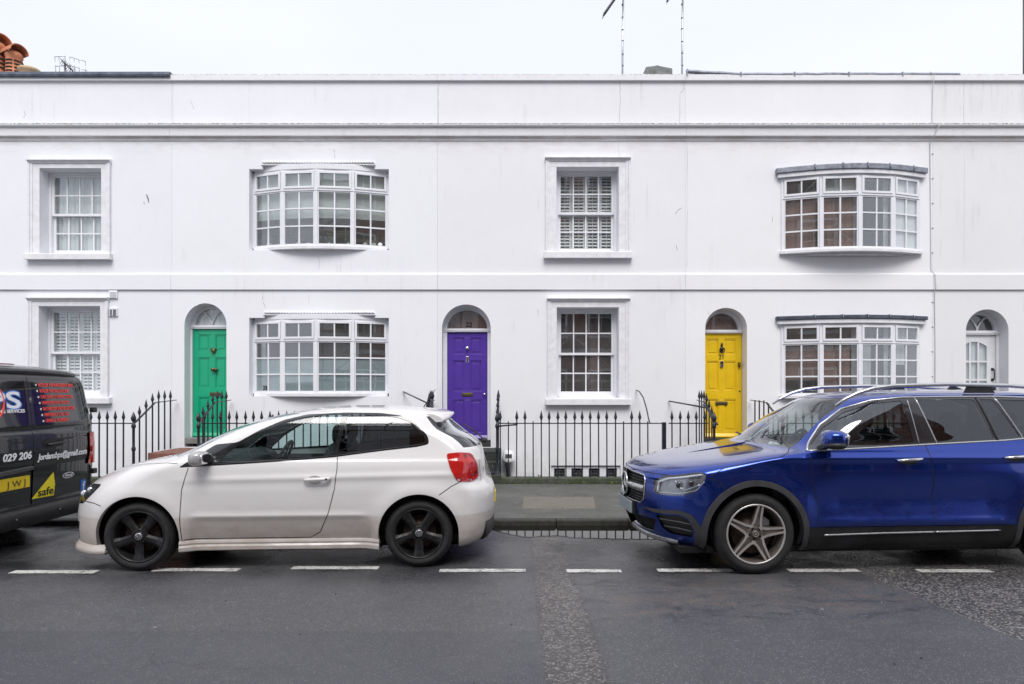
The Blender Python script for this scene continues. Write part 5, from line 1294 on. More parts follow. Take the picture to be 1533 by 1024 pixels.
def arch_liner(V, x, cz, R0, W0, name='wheel_arch_liner'):
    m = MB(); v = []; n = 28; w = W0-.36
    for k in range(n+1):
        a = math.pi*(-.12)+math.pi*1.24*k/n
        for yy in (W0-.012, w): v.append((x+R0*math.cos(a), -yy, cz+R0*math.sin(a)))
    m.add(v, [(2*k, 2*k+1, 2*k+3, 2*k+2) for k in range(n)], 0, True)
    m.add([v[2*k+1] for k in range(n+1)], [tuple(range(n+1))])
    return pair(m, name, M['black'], V)
def rim_lip(sh, poly, depth, mat, name, V, both=True, off=0.0):
    """fold the metal inwards round an opening"""
    m = MB(); P = [sh.P(p, off) for p in poly]; n = len(P); v = []
    for p in P: v += [p, p+Vector((0, depth if p.y < 0 else -depth, 0))]
    m.add(v, [(2*i, 2*i+1, 2*i+3, 2*i+2) for i in range(n-1)], 0, True)
    return pair(m, name, mat, V, fix=False)
# ---------------------------------------------------------------- white three-door hatchback
def flare(ax, cz, r0, amt, width=.10):
    def f(x, z):
        d = np.hypot(x-ax, (z-cz)); return amt*np.exp(-((d-r0)/width)**2)*(z > cz-.2)
    return f
def build_hatch():
    V = thing('parked_car', 'dirty white three door hatchback with black alloy wheels, parked at the kerb', 'car', (-2.125, 6.80, 0), R(3.3), 'cars parked along the kerb', False)
    AX, WR, CZ = 1.235, .306, .306
    rows = [(0.17, -1.935, 1.83, 0.74, 0.6, 2.6, 0.4, 2.8), (0.22, -1.985, 1.89, 0.79, 0.62, 2.6, 0.4, 2.8), (0.34, -2.0, 1.93, 0.822, 0.64, 2.6, 0.42, 2.8), (0.48, -2.005, 1.945, 0.838, 0.66, 2.5, 0.44, 2.8), (0.6, -1.99, 1.95, 0.842, 0.66, 2.45, 0.46, 2.8), (0.69, -1.945, 1.925, 0.842, 0.66, 2.4, 0.44, 2.8), (0.76, -1.863, 1.865, 0.838, 0.64, 2.4, 0.42, 2.8), (0.83, -1.736, 1.85, 0.832, 0.62, 2.4, 0.4, 2.9), (0.9, -1.549, 1.845, 0.822, 0.58, 2.5, 0.38, 3.0), (0.95, -1.334, 1.84, 0.808, 0.52, 2.6, 0.36, 3), (0.985, -1.138, 1.835, 0.792, 0.46, 2.7, 0.36, 2.9), (1.05, -0.97, 1.815, 0.768, 0.44, 2.6, 0.35, 2.8), (1.15, -0.79, 1.72, 0.735, 0.44, 2.5, 0.35, 2.7), (1.25, -0.58, 1.54, 0.702, 0.45, 2.4, 0.35, 2.6), (1.33, -0.34, 1.47, 0.668, 0.46, 2.4, 0.35, 2.5), (1.385, -0.1, 1.43, 0.63, 0.48, 2.3, 0.36, 2.4), (1.42, 0.1, 1.36, 0.56, 0.46, 2.2, 0.42, 2.2), (1.44, 0.24, 1.18, 0.45, 0.38, 2.1, 0.45, 2.1), (1.452, 0.38, 0.98, 0.28, 0.26, 2, 0.28, 2), (1.457, 0.5, 0.8, 0, 0.14, 2, 0.14, 2)]
    fl = [flare(-AX, CZ, .37, .022), flare(AX, CZ, .37, .026)]
    def disp(x, y, z, s):
        d = sum(f(x, z) for f in fl)
        k = np.clip((y-.4)/.3, 0, 1)
        # pressed line rising towards the tail, and the lower crease above the sill
        zl = .80+.035*(x+1.2)/2.4; d = d+.010*np.exp(-((z-zl)/.03)**2)*np.clip((x+1.0)/.6, 0, 1)*np.clip((1.75-x)/.3, 0, 1)
        zc = .475+.0*x; d = d-.045*np.clip((zc-z)/.22, 0, 1)*np.clip((x+.84)/.06, 0, 1)*np.clip((.86-x)/.06, 0, 1)
        d = d+.010*np.exp(-((z-zc-.01)/.025)**2)*np.clip((x+.80)/.1, 0, 1)*np.clip((.80-x)/.1, 0, 1)
        return np.zeros_like(x), d*k
    sh = Shell(rows, disp, 8, 1.0, 2.9, 1.0)
    sd = lambda poly, r=.02: dense(roundpoly(poly, r), sh.side)
    RA = .362
    arch = lambda cx: [(cx-RA, .10), (cx+RA, .10)]+circle(cx, CZ, RA, 0, 180)
    arch_f = dense(arch(-AX), lambda x, z: sh.side(x, max(z, .1701)), .03); arch_r = dense(arch(AX), lambda x, z: sh.side(x, max(z, .1701)), .03)
    low = lambda P: [(a, max(b, -.01) if b > .002 else -.01) for a, b in P]
    arch_f, arch_r = low(arch_f), low(arch_r)
    win_f = sd([(-.56, .955), (-.40, 1.10), (-.20, 1.225), (.00, 1.315), (.20, 1.362), (.52, 1.380), (.455, 1.02), (.30, 1.005), (0, .985), (-.3, .968)], .03)
    quarter = sd([(-.90, .935), (-.80, .99), (-.62, 1.10), (-.50, 1.18), (-.22, 1.222), (-.40, 1.10), (-.565, .950), (-.74, .940)], .01)
    quarter = sd([(-.86, .935), (-.72, 1.03), (-.585, 1.115), (-.47, 1.06), (-.585, .945)], .012)
    win_r = sd([(.50, 1.035), (.565, 1.382), (.85, 1.375), (1.03, 1.355), (1.16, 1.305), (1.275, 1.18), (1.29, 1.13), (1.21, 1.108), (.9, 1.075)], .035)
    surround = sd([(-.89, .915), (-.60, 1.115), (-.40, 1.135), (-.22, 1.240), (-.01, 1.335), (.19, 1.382), (.54, 1.400), (.86, 1.395), (1.05, 1.373), (1.185, 1.318), (1.31, 1.185), (1.325, 1.11), (1.21, 1.085), (.9, 1.052), (.46, .997), (0, .963), (-.3, .946), (-.6, .930)], .03)
    # windscreen and tailgate glass in body parameters
    Tb, Tt = sh.Tz(1.005), sh.Tz(1.392)
    ws = []
    for k in range(21): u = k/20; ws.append((.0, Tb+(Tt-Tb)*u))
    A = lambda u: .60+.03*u
    ws = [(-.01, Tb)]+[(A(0)*k/14, Tb-.02*(k/14)**2) for k in range(1, 15)]+[(A(u/12), Tb-.02+(Tt-Tb+.0)*u/12) for u in range(1, 12)]+[(A(1)*(1-k/14), Tt+.02*(k/14)-.02) for k in range(15)]+[(-.01, Tt)]
    Rb, Rt = sh.Tz(1.075), sh.Tz(1.36)
    rg = [(sh.S+.01, Rb)]+[(sh.S-.72*k/12, Rb+.0*k) for k in range(1, 13)]+[(sh.S-.72+.03*k/8, Rb+(Rt-Rb)*k/8) for k in range(1, 9)]+[(sh.S-.69*(1-k/12), Rt) for k in range(1, 12)]+[(sh.S+.01, Rt)]
    tail = sd([(1.48, 1.025), (1.61, 1.035), (1.71, 1.02), (1.765, .92), (1.775, .79), (1.70, .765), (1.58, .780), (1.52, .89)], .03)
    head = sd([(-1.955, .575), (-1.885, .70), (-1.82, .745), (-1.60, .765), (-1.60, .745), (-1.66, .68), (-1.77, .585)], .03)
    fog = [sh.front(y, z) for y, z in ((.50, .30), (.50, .50), (.60, .52), (.72, .46), (.745, .36), (.70, .29))]
    fog = sd([(-1.93, .28), (-1.955, .36), (-1.93, .50), (-1.875, .48), (-1.855, .36), (-1.88, .28)], .02)
    grille = [(-.01, sh.Tz(.26)), (.52, sh.Tz(.26)), (.55, sh.Tz(.42)), (-.01, sh.Tz(.42))]; grille2 = [(-.01, sh.Tz(.60)), (.50, sh.Tz(.60)), (.48, sh.Tz(.68)), (-.01, sh.Tz(.68))]
    door_poly = [(-.80, .92), (-.85, .72), (-.86, .45), (-.85, .27), (.28, .27), (.36, .34), (.43, .50), (.485, .72), (.505, .90), (.50, 1.01), (.46, 1.40), (0, 1.37), (-.4, 1.22), (-.64, 1.09)]
    door = dense(roundpoly(door_poly, .03), sh.side)
    grille = dense(grille, lambda a, b: (a, b), .03); grille2 = dense(grille2, lambda a, b: (a, b), .03)
    skirt = dense([(-.88, .165), (-.88, .255), (.88, .265), (.88, .165)], lambda x, z: sh.side(x, max(z, .1702)), .04)
    pn = panels(sh, [('arch', arch_f), ('arch', arch_r), ('win_f', win_f), ('quarter', quarter), ('win_r', win_r), ('surround', surround), ('ws', ws), ('rg', rg), ('tail', tail), ('head', head), ('fog', fog), ('grille', grille), ('grille', grille2), ('door', door)], .023)
    mesh_pn('body', *pn['body'], M['white_paint'], V); mesh_pn('door', *pn['door'], M['white_paint'], V)
    mesh_pn('window_surround', *pn['surround'], M['tint_trim'], V, off=-.002)
    mesh_pn('door_window', *pn['win_f'], M['car_glass'], V, off=-.006); mesh_pn('rear_side_window', *pn['win_r'], M['tint_glass'], V, off=-.006); mesh_pn('quarter_panel', *pn['quarter'], M['tint_trim'], V, off=-.003)
    mesh_pn('windscreen', *pn['ws'], M['screen_glass'], V, off=-.002); mesh_pn('rear_window', *pn['rg'], M['tint_glass'], V, off=-.002)
    mesh_pn('grille', *pn['grille'], M['trim'], V, off=-.02)
    mesh_pn('fog_lamp_recess', *pn['fog'], M['trim'], V, off=-.006)
    hl = mesh_pn('headlight', *pn['head'], M['lens_glass'], V, off=.004)
    bk = mesh_pn('reflector', *pn['head'], M['dark'], hl, off=-.012)
    for x, z, r in ((-1.83, .66, .036), (-1.73, .705, .030)): m = MB(); p = sh.P(sh.side(x, z), -.006); m.ellipsoid(p, (r, r*.5, r)); pair(m, 'lamp_bowl', M['lamp_chrome'], hl)
    m = MB(); st = dense([(-1.94, .59), (-1.915, .62), (-1.885, .675), (-1.845, .645), (-1.87, .595)], sh.side); P = [sh.P(p, .001) for p in st]; m.add(P, [tuple(range(len(P)))]); pair(m, 'indicator', M['amber'], hl, fix=False)
    tl = mesh_pn('tail_light', *pn['tail'], M['red_lens'], V, off=.006)
    rim_lip(sh, tail+[tail[0]], .03, M['red_dark'], 'lamp_edge', tl)
    for poly, mt, nm in (([(1.63, 1.025), (1.705, 1.01), (1.75, .92), (1.762, .83), (1.70, .82), (1.68, .92)], M['red_dark'], 'lamp_segment'), ([(1.58, .805), (1.71, .79), (1.71, .775), (1.585, .785)], M['lamp_chrome'], 'reversing_lens')):
        st = dense(roundpoly(poly, .02), sh.side); P = [sh.P(p, .0085) for p in st]; m = MB(); m.add(P, [tuple(range(len(P)))]); pair(m, nm, mt, tl, fix=False)
    # shut lines
    ln = lambda pts, nm='shut_line', w=.0065, c=False: ribbon(sh, dense(pts, sh.side, .02, c), w, M['sticker_blk'], nm, V)
    ln([(-.80, .915), (-.85, .72), (-.86, .45), (-.85, .275), (.26, .275), (.35, .33), (.43, .50), (.485, .72), (.505, .90), (.50, 1.01)])
    ln([(1.42, .66), (1.53, .735), (1.63, .782)]); ln([(-1.54, .585), (-1.62, .605), (-1.80, .618), (-1.97, .60)]); 
    ribbon(sh, [(.22*k/10*0+.0001+a, b) for k in (0,) for a, b in [(x_, sh.Tz(.70)) for x_ in np.linspace(0, .52, 24)]], .006, M['sticker_blk'], 'bonnet_shut_line', V)
    ln([(-1.72, .845), (-1.5, .895), (-1.25, .935), (-1.0, .955), (-.90, .950)], 'bonnet_shut_line', .005)
    ln([(1.80, .75), (1.78, .95)], 'tailgate_shut_line', .005)
    # pillar between door glass and rear glass is the surround; weather strip under the glass
    surf_tube(sh, dense([(-.60, .943), (-.3, .958), (0, .975), (.46, 1.010), (.9, 1.064), (1.17, 1.097), (1.26, 1.112)], sh.side, .05, False), .0045, M['trim'], 'weather_strip', V)
    # folded wheel arch edges
    for cx in (-AX, AX):
        rim_lip(sh, [sh.side(a, b) for a, b in circle(cx, CZ, RA, -14, 194, 40)], .05, M['white_paint'], 'arch_lip', V)
        arch_liner(V, cx, CZ, RA+.008, .80)
    # sill skirt, front lip, rear diffuser
    m = MB(); n = 30; v = []
    for k in range(n+1):
        x = -.875+1.755*k/n; yy = -sh.P(sh.side(x, .26)).y
        for o, z in ((.002, .262), (.012, .256), (.016, .238), (.010, .222), (.020, .205), (.016, .175), (.0, .165), (-.06, .165)): v.append((x, -(yy+o), z))
    m.add(v, [(k*8+j, k*8+j+1, k*8+9+j, k*8+8+j) for k in range(n) for j in range(7)], 0, False); m.add(v, [tuple(range(8)), tuple(range(n*8+7, n*8-1, -1))]); pair(m, 'side_skirt', M['white_paint'], V)
    m = MB(); v = []; n = 30
    for k in range(n+1):
        S_ = .90*k/n; p = sh.P((S_, sh.Tz(.22))); nn = Vector(sh.nrm(np.array([S_]), np.array([sh.Tz(.25)]))[0]); nn.z = 0; nn.normalize()
        for o, z in ((.0, .235), (.035, .20), (.045, .165), (.02, .150), (-.06, .155)): v.append((p.x+nn.x*o, p.y+nn.y*o, z))
    m.add(v, [(k*5+j, k*5+j+1, k*5+6+j, k*5+5+j) for k in range(n) for j in range(4)], 0, True); pair(m, 'front_lip', M['white_paint'], V)
    m = MB(); v = []
    for k in range(n+1):
        S_ = sh.S-.50*k/n; p = sh.P((S_, sh.Tz(.30))); nn = Vector(sh.nrm(np.array([S_]), np.array([sh.Tz(.30)]))[0]); nn.z = 0; nn.normalize()
        for o, z in ((.004, .40), (.020, .37), (.016, .26), (-.02, .205), (-.10, .20)): v.append((p.x+nn.x*o, p.y+nn.y*o, z))
    m.add(v, [(k*5+j, k*5+j+1, k*5+6+j, k*5+5+j) for k in range(n) for j in range(4)], 0, True); pair(m, 'rear_diffuser', M['clad'], V)
    # roof spoiler
    m = MB(); v = []; n = 22
    for k in range(n+1):
        t = -1+2*k/n; y = .56*t; e = 1-abs(t)**6
        zt = 1.432-.045*t*t
        for x, z in ((1.20, zt+.004), (1.40, zt-.010), (1.53-.05*t*t, zt-.042), (1.535-.05*t*t, zt-.062), (1.50, zt-.078), (1.36, zt-.085)): v.append((1.20+(x-1.20)*(.80+.20*e), y, z))
    m.add(v, [(k*6+j, k*6+j+1, k*6+7+j, k*6+6+j) for k in range(n) for j in range(5)], 0, True); m.add(v, [tuple(range(6)), tuple(range(n*6+5, n*6-1, -1))]); m.build('roof_spoiler', M['white_paint'], V)
    # door mirrors
    m = MB(); 
    p = sh.P(sh.side(-.66, 1.02)); Mx = Matrix.Translation((p.x-.02, p.y-.115, 1.005)) @ Matrix.Rotation(R(-8), 4, 'Z')
    m.ellipsoid((0, 0, 0), (.065, .105, .062), 0, 20, 12, .62, Mx); m.bar((p.x-.01, p.y+.02, .955), (p.x-.02, p.y-.07, .975), .05, .03, 1); mr = pair(m, 'door_mirror', [plain('silver_mirror_shell', (.50, .49, .48), .3, .3, var=.1), M['trim']], V)
    m = MB(); m.ellipsoid((.060, 0, 0), (.012, .088, .048), 0, 16, 8, .6, Mx); pair(m, 'mirror_glass', M['chrome'], mr)
    # door handle
    m = MB(); p = sh.P(sh.side(.30, .805)); q = sh.P(sh.side(.40, .810))
    m.tube([p+Vector((-.075, -.004, 0)), p+Vector((-.065, -.030, 0)), p+Vector((-.02, -.036, .002)), q+Vector((-.01, -.036, .002)), q+Vector((.035, -.028, .003)), q+Vector((.045, -.002, .004))], [.010, .013, .014, .015, .016, .013], 10); h = pair(m, 'door_handle', M['white_paint'], V)
    m = MB(); c = sh.P(sh.side(.31, .803), -.002); v = [(c.x+.062*math.cos(t), c.y-.003, c.z+.036*math.sin(t)) for t in [2*math.pi*k/24 for k in range(24)]]; m.add(v, [tuple(range(24))]); pair(m, 'handle_recess', plain('handle_recess_shade', (.42, .40, .38), .5), h, fix=False)
    m = MB(); m.lathe([(q.y-.05, .009), (q.y-.044, .009)], (q.x+.022, 0, q.z+.004), 'y', 14); pair(m, 'door_lock', M['dark'], h)
    # rear plate, wiper, aerial
    m = MB(); p = sh.P((sh.S, sh.Tz(.55))); m.box(p.x-.03, p.x+.004, -.26, .26, .50, .61); m.build('number_plate', M['plate_y'], V, bevel=.004)
    m = MB(); m.tube([(1.84, -.02, 1.10), (1.75, .05, 1.18), (1.62, .30, 1.25)], .008); m.ellipsoid((1.84, -.02, 1.095), (.03, .03, .03)); m.build('wiper', M['trim'], V)
    m = MB(); m.tube([(1.22, 0, 1.44), (1.34, 0, 1.62)], [.006, .003], 6); m.build('aerial', M['trim'], V)
    m = MB(); m.box(-1.75, -1.62, -.66, .66, .155, .20); m.box(-1.62, 1.65, -.58, .58, .150, .20); m.box(-.84, .84, -.76, .76, .160, .20); m.build('underbody', M['black'], V)
    # cabin
    m = MB(); m.box(-1.7, 1.7, -.62, .62, .20, .26); m.box(-1.0, -.86, -.62, .62, .26, .90); m.box(1.35, 1.45, -.60, .60, .26, .98); m.box(-1.0, .5, -.10, .10, .26, .42)
    for s in (-1, 1): m.box(-.85, .85, s*.70, s*.76, .22, .90); m.box(.85, 1.45, s*.62, s*.66, .30, .98)
    m.build('cabin_floor', M['cabin'], V)
    m = MB(); m.prism([(-1.05, .86), (-.93, .965), (-.60, .985), (-.46, .93), (-.45, .78), (-.6, .60), (-1.0, .60)], -.70, .70, 'y'); m.build('dashboard', M['cabin'], V, bevel=.02)
    for y in (-.36, .36): seat(V, .12, y, .40)
    m = MB(); m.ellipsoid((1.02, 0, .50), (.28, .60, .12), p=.5); Mx = Matrix.Translation((1.30, 0, .80)) @ Matrix.Rotation(R(16), 4, 'Y'); m.ellipsoid((0, 0, 0), (.09, .60, .32), p=.5, M=Mx); s = m.build('rear_bench', M['cabin'], V)
    m = MB()
    for y in (-.34, .34): m.ellipsoid((1.34, y, 1.14), (.05, .12, .07), p=.7)
    m.build('headrest', M['cabin'], s)
    steering(V, -.30, .36, .90)
    m = MB(); m.ellipsoid((-.36, 0, 1.27), (.012, .10, .035), p=.6); m.bar((-.36, 0, 1.28), (-.30, 0, 1.36), .012); m.build('rear_view_mirror', M['trim'], V)
    for cx in (-AX, AX):
        for s in (-1, 1): wheel(V, cx, s*.832, WR, .205, .226, 'five', s)
    return V, sh
hatch, hs = build_hatch()
# ---------------------------------------------------------------- blue seven-seat SUV
def build_suv():
    V = thing('parked_car', 'shiny blue five door estate car with silver roof rails, parked at the kerb', 'car', (3.485, 6.79, 0), R(3.0), 'cars parked along the kerb', False)
    AX, WR, CZ = 1.415, .352, .352
    rows = [(.20, -2.16, 2.10, .80, .60, 2.6, .40, 3), (.26, -2.24, 2.20, .86, .66, 2.6, .42, 3), (.36, -2.30, 2.27, .895, .70, 2.5, .44, 3), (.48, -2.335, 2.30, .912, .74, 2.45, .45, 3), (.62, -2.345, 2.31, .917, .76, 2.4, .46, 3), (.74, -2.34, 2.31, .916, .76, 2.35, .46, 3), (.82, -2.32, 2.30, .912, .74, 2.35, .46, 3),
            (.87, -2.27, 2.29, .910, .72, 2.4, .45, 3), (.91, -2.15, 2.28, .907, .66, 2.5, .45, 3), (.955, -1.92, 2.26, .902, .56, 2.7, .44, 3), (1.00, -1.62, 2.24, .894, .48, 2.9, .44, 3), (1.04, -1.37, 2.22, .882, .42, 3.0, .43, 3), (1.075, -1.17, 2.20, .868, .46, 2.9, .42, 3), (1.12, -1.075, 2.17, .842, .50, 2.7, .42, 2.9),
            (1.22, -.955, 2.11, .808, .52, 2.5, .42, 2.8), (1.34, -.80, 2.02, .768, .54, 2.4, .42, 2.7), (1.44, -.635, 1.93, .730, .58, 2.3, .42, 2.6), (1.52, -.50, 1.82, .695, .62, 2.3, .42, 2.5), (1.565, -.36, 1.70, .645, .58, 2.2, .45, 2.3), (1.595, -.13, 1.50, .54, .50, 2.1, .45, 2.2), (1.612, .24, 1.24, .38, .32, 2, .35, 2), (1.620, .58, .98, .0, .15, 2, .15, 2)]
    def disp(x, y, z, s):
        k = np.clip((y-.45)/.3, 0, 1); d = 0*x
        for cx in (-AX, AX): r = np.hypot(x-cx, z-CZ); u = np.clip((.62-r)/.18, 0, 1); d = d+.016*u*u*(3-2*u)
        d = d+.016*np.exp(-((z-1.005)/.03)**2)*np.clip((x+1.5)/.6, 0, 1)          # shoulder line
        d = d-.036*np.exp(-((z-.64)/.13)**2)*np.clip((x+.95)/.3, 0, 1)*np.clip((1.0-x)/.3, 0, 1)   # hollow flank
        d = d+.014*np.exp(-((z-.45)/.035)**2)*np.clip((x+.92)/.15, 0, 1)*np.clip((.95-x)/.15, 0, 1)
        return 0*x, d*k
    sh = Shell(rows, disp, 8, 1.05, 3.4, 1.0)
    sd = lambda poly, r=.02, st=.025: dense(roundpoly(poly, r), lambda x, z: sh.side(x, max(z, .2003)), st)
    low = lambda P: [(a, b if b > .004 else -.01) for a, b in P]
    RA, RC = .420, .470
    arch = lambda cx, r: [(cx-r, .10), (cx+r, .10)]+circle(cx, CZ, r, 0, 180)
    arch_f, arch_r = low(sd(arch(-AX, RA), .0001, .03)), low(sd(arch(AX, RA), .0001, .03)); ring_f, ring_r = low(sd(arch(-AX, RC), .0001, .03)), low(sd(arch(AX, RC), .0001, .03))
    win_f = sd([(-.875, 1.100), (-.70, 1.265), (-.48, 1.405), (-.22, 1.485), (.03, 1.512), (.055, 1.135), (-.35, 1.118)], .03)
    win_r = sd([(.275, 1.150), (.175, 1.520), (.72, 1.522), (.82, 1.172)], .03)
    win_s = sd([(.865, 1.175), (.765, 1.522), (.90, 1.522), (1.06, 1.19)], .02)
    win_q = sd([(1.10, 1.195), (.945, 1.520), (1.50, 1.505), (1.72, 1.43), (1.80, 1.27), (1.70, 1.22)], .03)
    surround = sd([(-.915, 1.078), (-.70, 1.290), (-.47, 1.430), (-.22, 1.510), (.05, 1.538), (.9, 1.546), (1.50, 1.528), (1.75, 1.45), (1.84, 1.27), (1.72, 1.20), (1.1, 1.172), (.9, 1.155), (.3, 1.128), (-.3, 1.098)], .03)
    Tb, Tt = sh.Tz(1.095), sh.Tz(1.535); A0, A1 = .58, .50
    ws = [(-.01, Tb)]+[(A0*k/14, Tb-.02*(k/14)**2) for k in range(1, 15)]+[(A0+(A1-A0)*u/12, Tb-.02+(Tt-Tb)*u/12) for u in range(1, 12)]+[(A1*(1-k/14), Tt+.02*(k/14)-.02) for k in range(15)]+[(-.01, Tt)]
    head = sd([(-2.22, .660), (-2.225, .785), (-2.15, .835), (-1.90, .885), (-1.835, .880), (-1.855, .80), (-1.93, .71), (-2.04, .672)], .03)
    fr = lambda P, st=.03: dense(P, sh.front, st)
    grille = fr([(-.0, .555), (.40, .555), (.455, .60), (.455, .77), (.42, .812), (-.0, .822)]); grille = [(a if a > .01 else -.01, b) for a, b in grille]
    grille = [(-.01, sh.Tz(.555))]+dense([(.0, .555), (.40, .555), (.455, .60), (.455, .77), (.42, .812), (.0, .822)], sh.front, .03, False)+[(-.01, sh.Tz(.822))]
    lowg = [(-.01, sh.Tz(.300))]+dense([(.0, .300), (.50, .300), (.60, .43), (.0, .43)], sh.front, .03, False)+[(-.01, sh.Tz(.43))]
    clad_side = low(sd([(-1.02, .10), (-1.0, .405), (1.0, .412), (1.02, .10)], .0001, .03)); clad_rear = low(sd([(1.7, .10), (1.7, .44), (2.30, .46), (2.30, .10)], .0001, .03))
    intake = sd([(-2.215, .480), (-2.05, .500), (-1.985, .470), (-1.945, .375), (-1.945, .310), (-2.10, .320), (-2.16, .36)], .025)
    intake_s = sd([(-2.29, .520), (-2.05, .545), (-1.96, .515), (-1.90, .430), (-1.85, .375), (-1.84, .10), (-1.93, .10), (-1.925, .285), (-1.935, .375), (-1.985, .478), (-2.05, .508), (-2.22, .492)], .01)
    intake_s = low(intake_s)
    Tr = sh.Tz(1.585); roof = [(.0, sh.T+.01), (.0, Tr), (sh.S, Tr), (sh.S, sh.T+.01)]
    roof = [(-.01, Tr+.0)]+[(sh.S*k/60, Tr) for k in range(61)]+[(sh.S+.01, Tr), (sh.S+.01, sh.T+.01), (-.01, sh.T+.01)]
    tailg = [(sh.S+.01, sh.Tz(1.18))]+[(sh.S-.7*k/12, sh.Tz(1.18)) for k in range(1, 13)]+[(sh.S-.7+.02*k/8, sh.Tz(1.18)+(sh.Tz(1.48)-sh.Tz(1.18))*k/8) for k in range(1, 9)]+[(sh.S-.68*(1-k/12), sh.Tz(1.48)) for k in range(1, 12)]+[(sh.S+.01, sh.Tz(1.48))]
    tail = sd([(1.90, .98), (2.05, 1.0), (2.22, .98), (2.25, .86), (2.05, .84)], .03)
    df = sd([(-.93, 1.07), (-.905, .85), (-.865, .60), (-.85, .435), (.195, .437), (.19, .80), (.155, 1.12), (.17, 1.54), (-.25, 1.53), (-.7, 1.28)], .02)
    dr = sd([(.155, 1.12), (.19, .80), (.195, .437), (.93, .44), (.97, .60), (1.13, .80), (1.20, 1.0), (1.10, 1.18), (.92, 1.55), (.17, 1.54)], .02)
    pn = panels(sh, [('arch', arch_f), ('arch', arch_r), ('ring', ring_f), ('ring2', ring_r), ('win_f', win_f), ('win_r', win_r), ('win_s', win_s), ('win_q', win_q), ('surround', surround), ('ws', ws), ('head', head), ('grille', grille), ('lowg', lowg), ('intake', intake), ('intake_s', intake_s), ('clad', clad_side), ('clad2', clad_rear), ('tailg', tailg), ('tail', tail), ('df', df), ('dr', dr)])
    B = M['blue_paint']
    mesh_pn('body', *pn['body'], B, V); d1 = mesh_pn('door', *pn['df'], B, V); d2 = mesh_pn('door', *pn['dr'], B, V)
    mesh_pn('wheel_arch_trim', *pn['ring'], M['clad'], V, off=.012); mesh_pn('wheel_arch_trim', *pn['ring2'], M['clad'], V, off=.012)
    for cx in (-AX, AX): rim_lip(sh, [sh.side(a, max(b, .2003)) for a, b in circle(cx, CZ, RC, -12, 192, 60)], .03, M['clad'], 'arch_trim_edge', V, off=.012); mesh_pn('sill_cladding', *pn['clad'], M['clad'], V, off=.006); mesh_pn('bumper_cladding', *pn['clad2'], M['clad'], V)
    mesh_pn('window_surround', *pn['surround'], M['tint_trim'], V, off=-.001)
    mesh_pn('door_window', *pn['win_f'], M['car_glass2'], V, off=-.005)
    for k in ('win_r', 'win_s', 'win_q'): mesh_pn('rear_side_window', *pn[k], M['tint_glass'], V, off=-.005)
    mesh_pn('windscreen', *pn['ws'], M['screen_glass'], V, off=-.002); mesh_pn('rear_window', *pn['tailg'], M['tint_glass'], V)
    mesh_pn('tail_light', *pn['tail'], M['red_lens'], V, off=.004)
    # headlights
    hl = mesh_pn('headlight', *pn['head'], M['lens_glass'], V, off=.004); mesh_pn('reflector', *pn['head'], M['lamp_grey'], hl, off=-.022)
    for x, z, r in ((-2.05, .765, .034), (-1.96, .785, .030)): m = MB(); p = sh.P(sh.side(x, z), -.012); m.ellipsoid(p, (r, r*.6, r)); pair(m, 'lamp_bowl', M['lens_dark'], hl)
    surf_tube(sh, dense([(-2.205, .68), (-2.19, .775), (-2.12, .815), (-1.87, .866)], sh.side, .02, False), .010, M['sticker_white'], 'daytime_lamp', hl, -.008)
    surf_tube(sh, dense([(-2.08, .81), (-2.06, .75), (-2.01, .72), (-1.89, .78)], sh.side, .02, False), .007, M['lamp_chrome'], 'lamp_fin', hl, -.010)
    surf_tube(sh, dense([(-2.21, .68), (-2.05, .69), (-1.92, .725), (-1.85, .81)], sh.side, .02, False), .006, M['lamp_chrome'], 'lamp_fin', hl, -.010)
    # grille: recessed mesh of studs with a bar and star
    g = mesh_pn('grille', *pn['grille'], M['black'], V, off=-.03)
    m = MB()
    for zz in np.arange(.575, .81, .026):
        for k, yy in enumerate(np.arange(-.43, .44, .030)):
            y = yy+(.015 if int(round(zz/.026)) % 2 else 0)
            if abs(y) > .44: continue
            p = sh.P(sh.front(y, zz), -.018); m.box(p.x-.006, p.x+.006, y-.007, y+.007, zz-.0035, zz+.0035)
    tag(m.build('grille_studs', M['steel'], g), kind='stuff')
    m = MB(); v = []
    for k in range(33):
        y = -.45+.9*k/32; p = sh.P(sh.front(y, .69), .004)
        for o, z in ((-.02, .658), (.004, .662), (.012, .69), (.004, .715), (-.02, .719)): v.append((p.x-o, y, z))
    m.add(v, [(k*5+j, k*5+j+1, k*5+6+j, k*5+5+j) for k in range(32) for j in range(4)], 0, True); m.build('grille_bar', M['silver'], V)
    m = MB(); c = sh.P((.0, sh.Tz(.69))); xs = c.x-.018
    m.tube([(xs, .105*math.cos(R(t)), .69+.105*math.sin(R(t))) for t in range(0, 361, 10)], .010, 8, caps=False)
    for t in (90, 210, 330):
        a = R(t); q = lambda r, b: (xs, r*math.cos(b), .69+r*math.sin(b)); f0 = (xs-.012, 0, .69)
        m.add([q(.100, a), q(.026, a+R(60)), q(.026, a-R(60)), f0, (xs+.012, 0, .69)], [(0, 1, 3), (0, 3, 2), (0, 4, 1), (0, 2, 4)])
    m.build('star_badge', M['silver'], V); m = MB(); m.lathe([(0, .10), (.004, .10)], (xs+.006, 0, .69), 'x', 36); m.build('badge_backing', M['sticker_blk'], V)
    # surround of the grille
    m = MB(); P = [sh.P(sh.front(y, z), .004) for y, z in ((0, .822), (.2, .820), (.42, .812), (.455, .77), (.458, .69), (.455, .60), (.40, .555), (.2, .553), (0, .553))]
    P = P+[Vector((p.x, -p.y, p.z)) for p in reversed(P[1:-1])]+[P[0]]; m.tube(P, .006, 6, caps=False); m.build('grille_frame', M['silver'], V)
    mesh_pn('lower_grille', *pn['lowg'], M['black'], V, off=-.03)
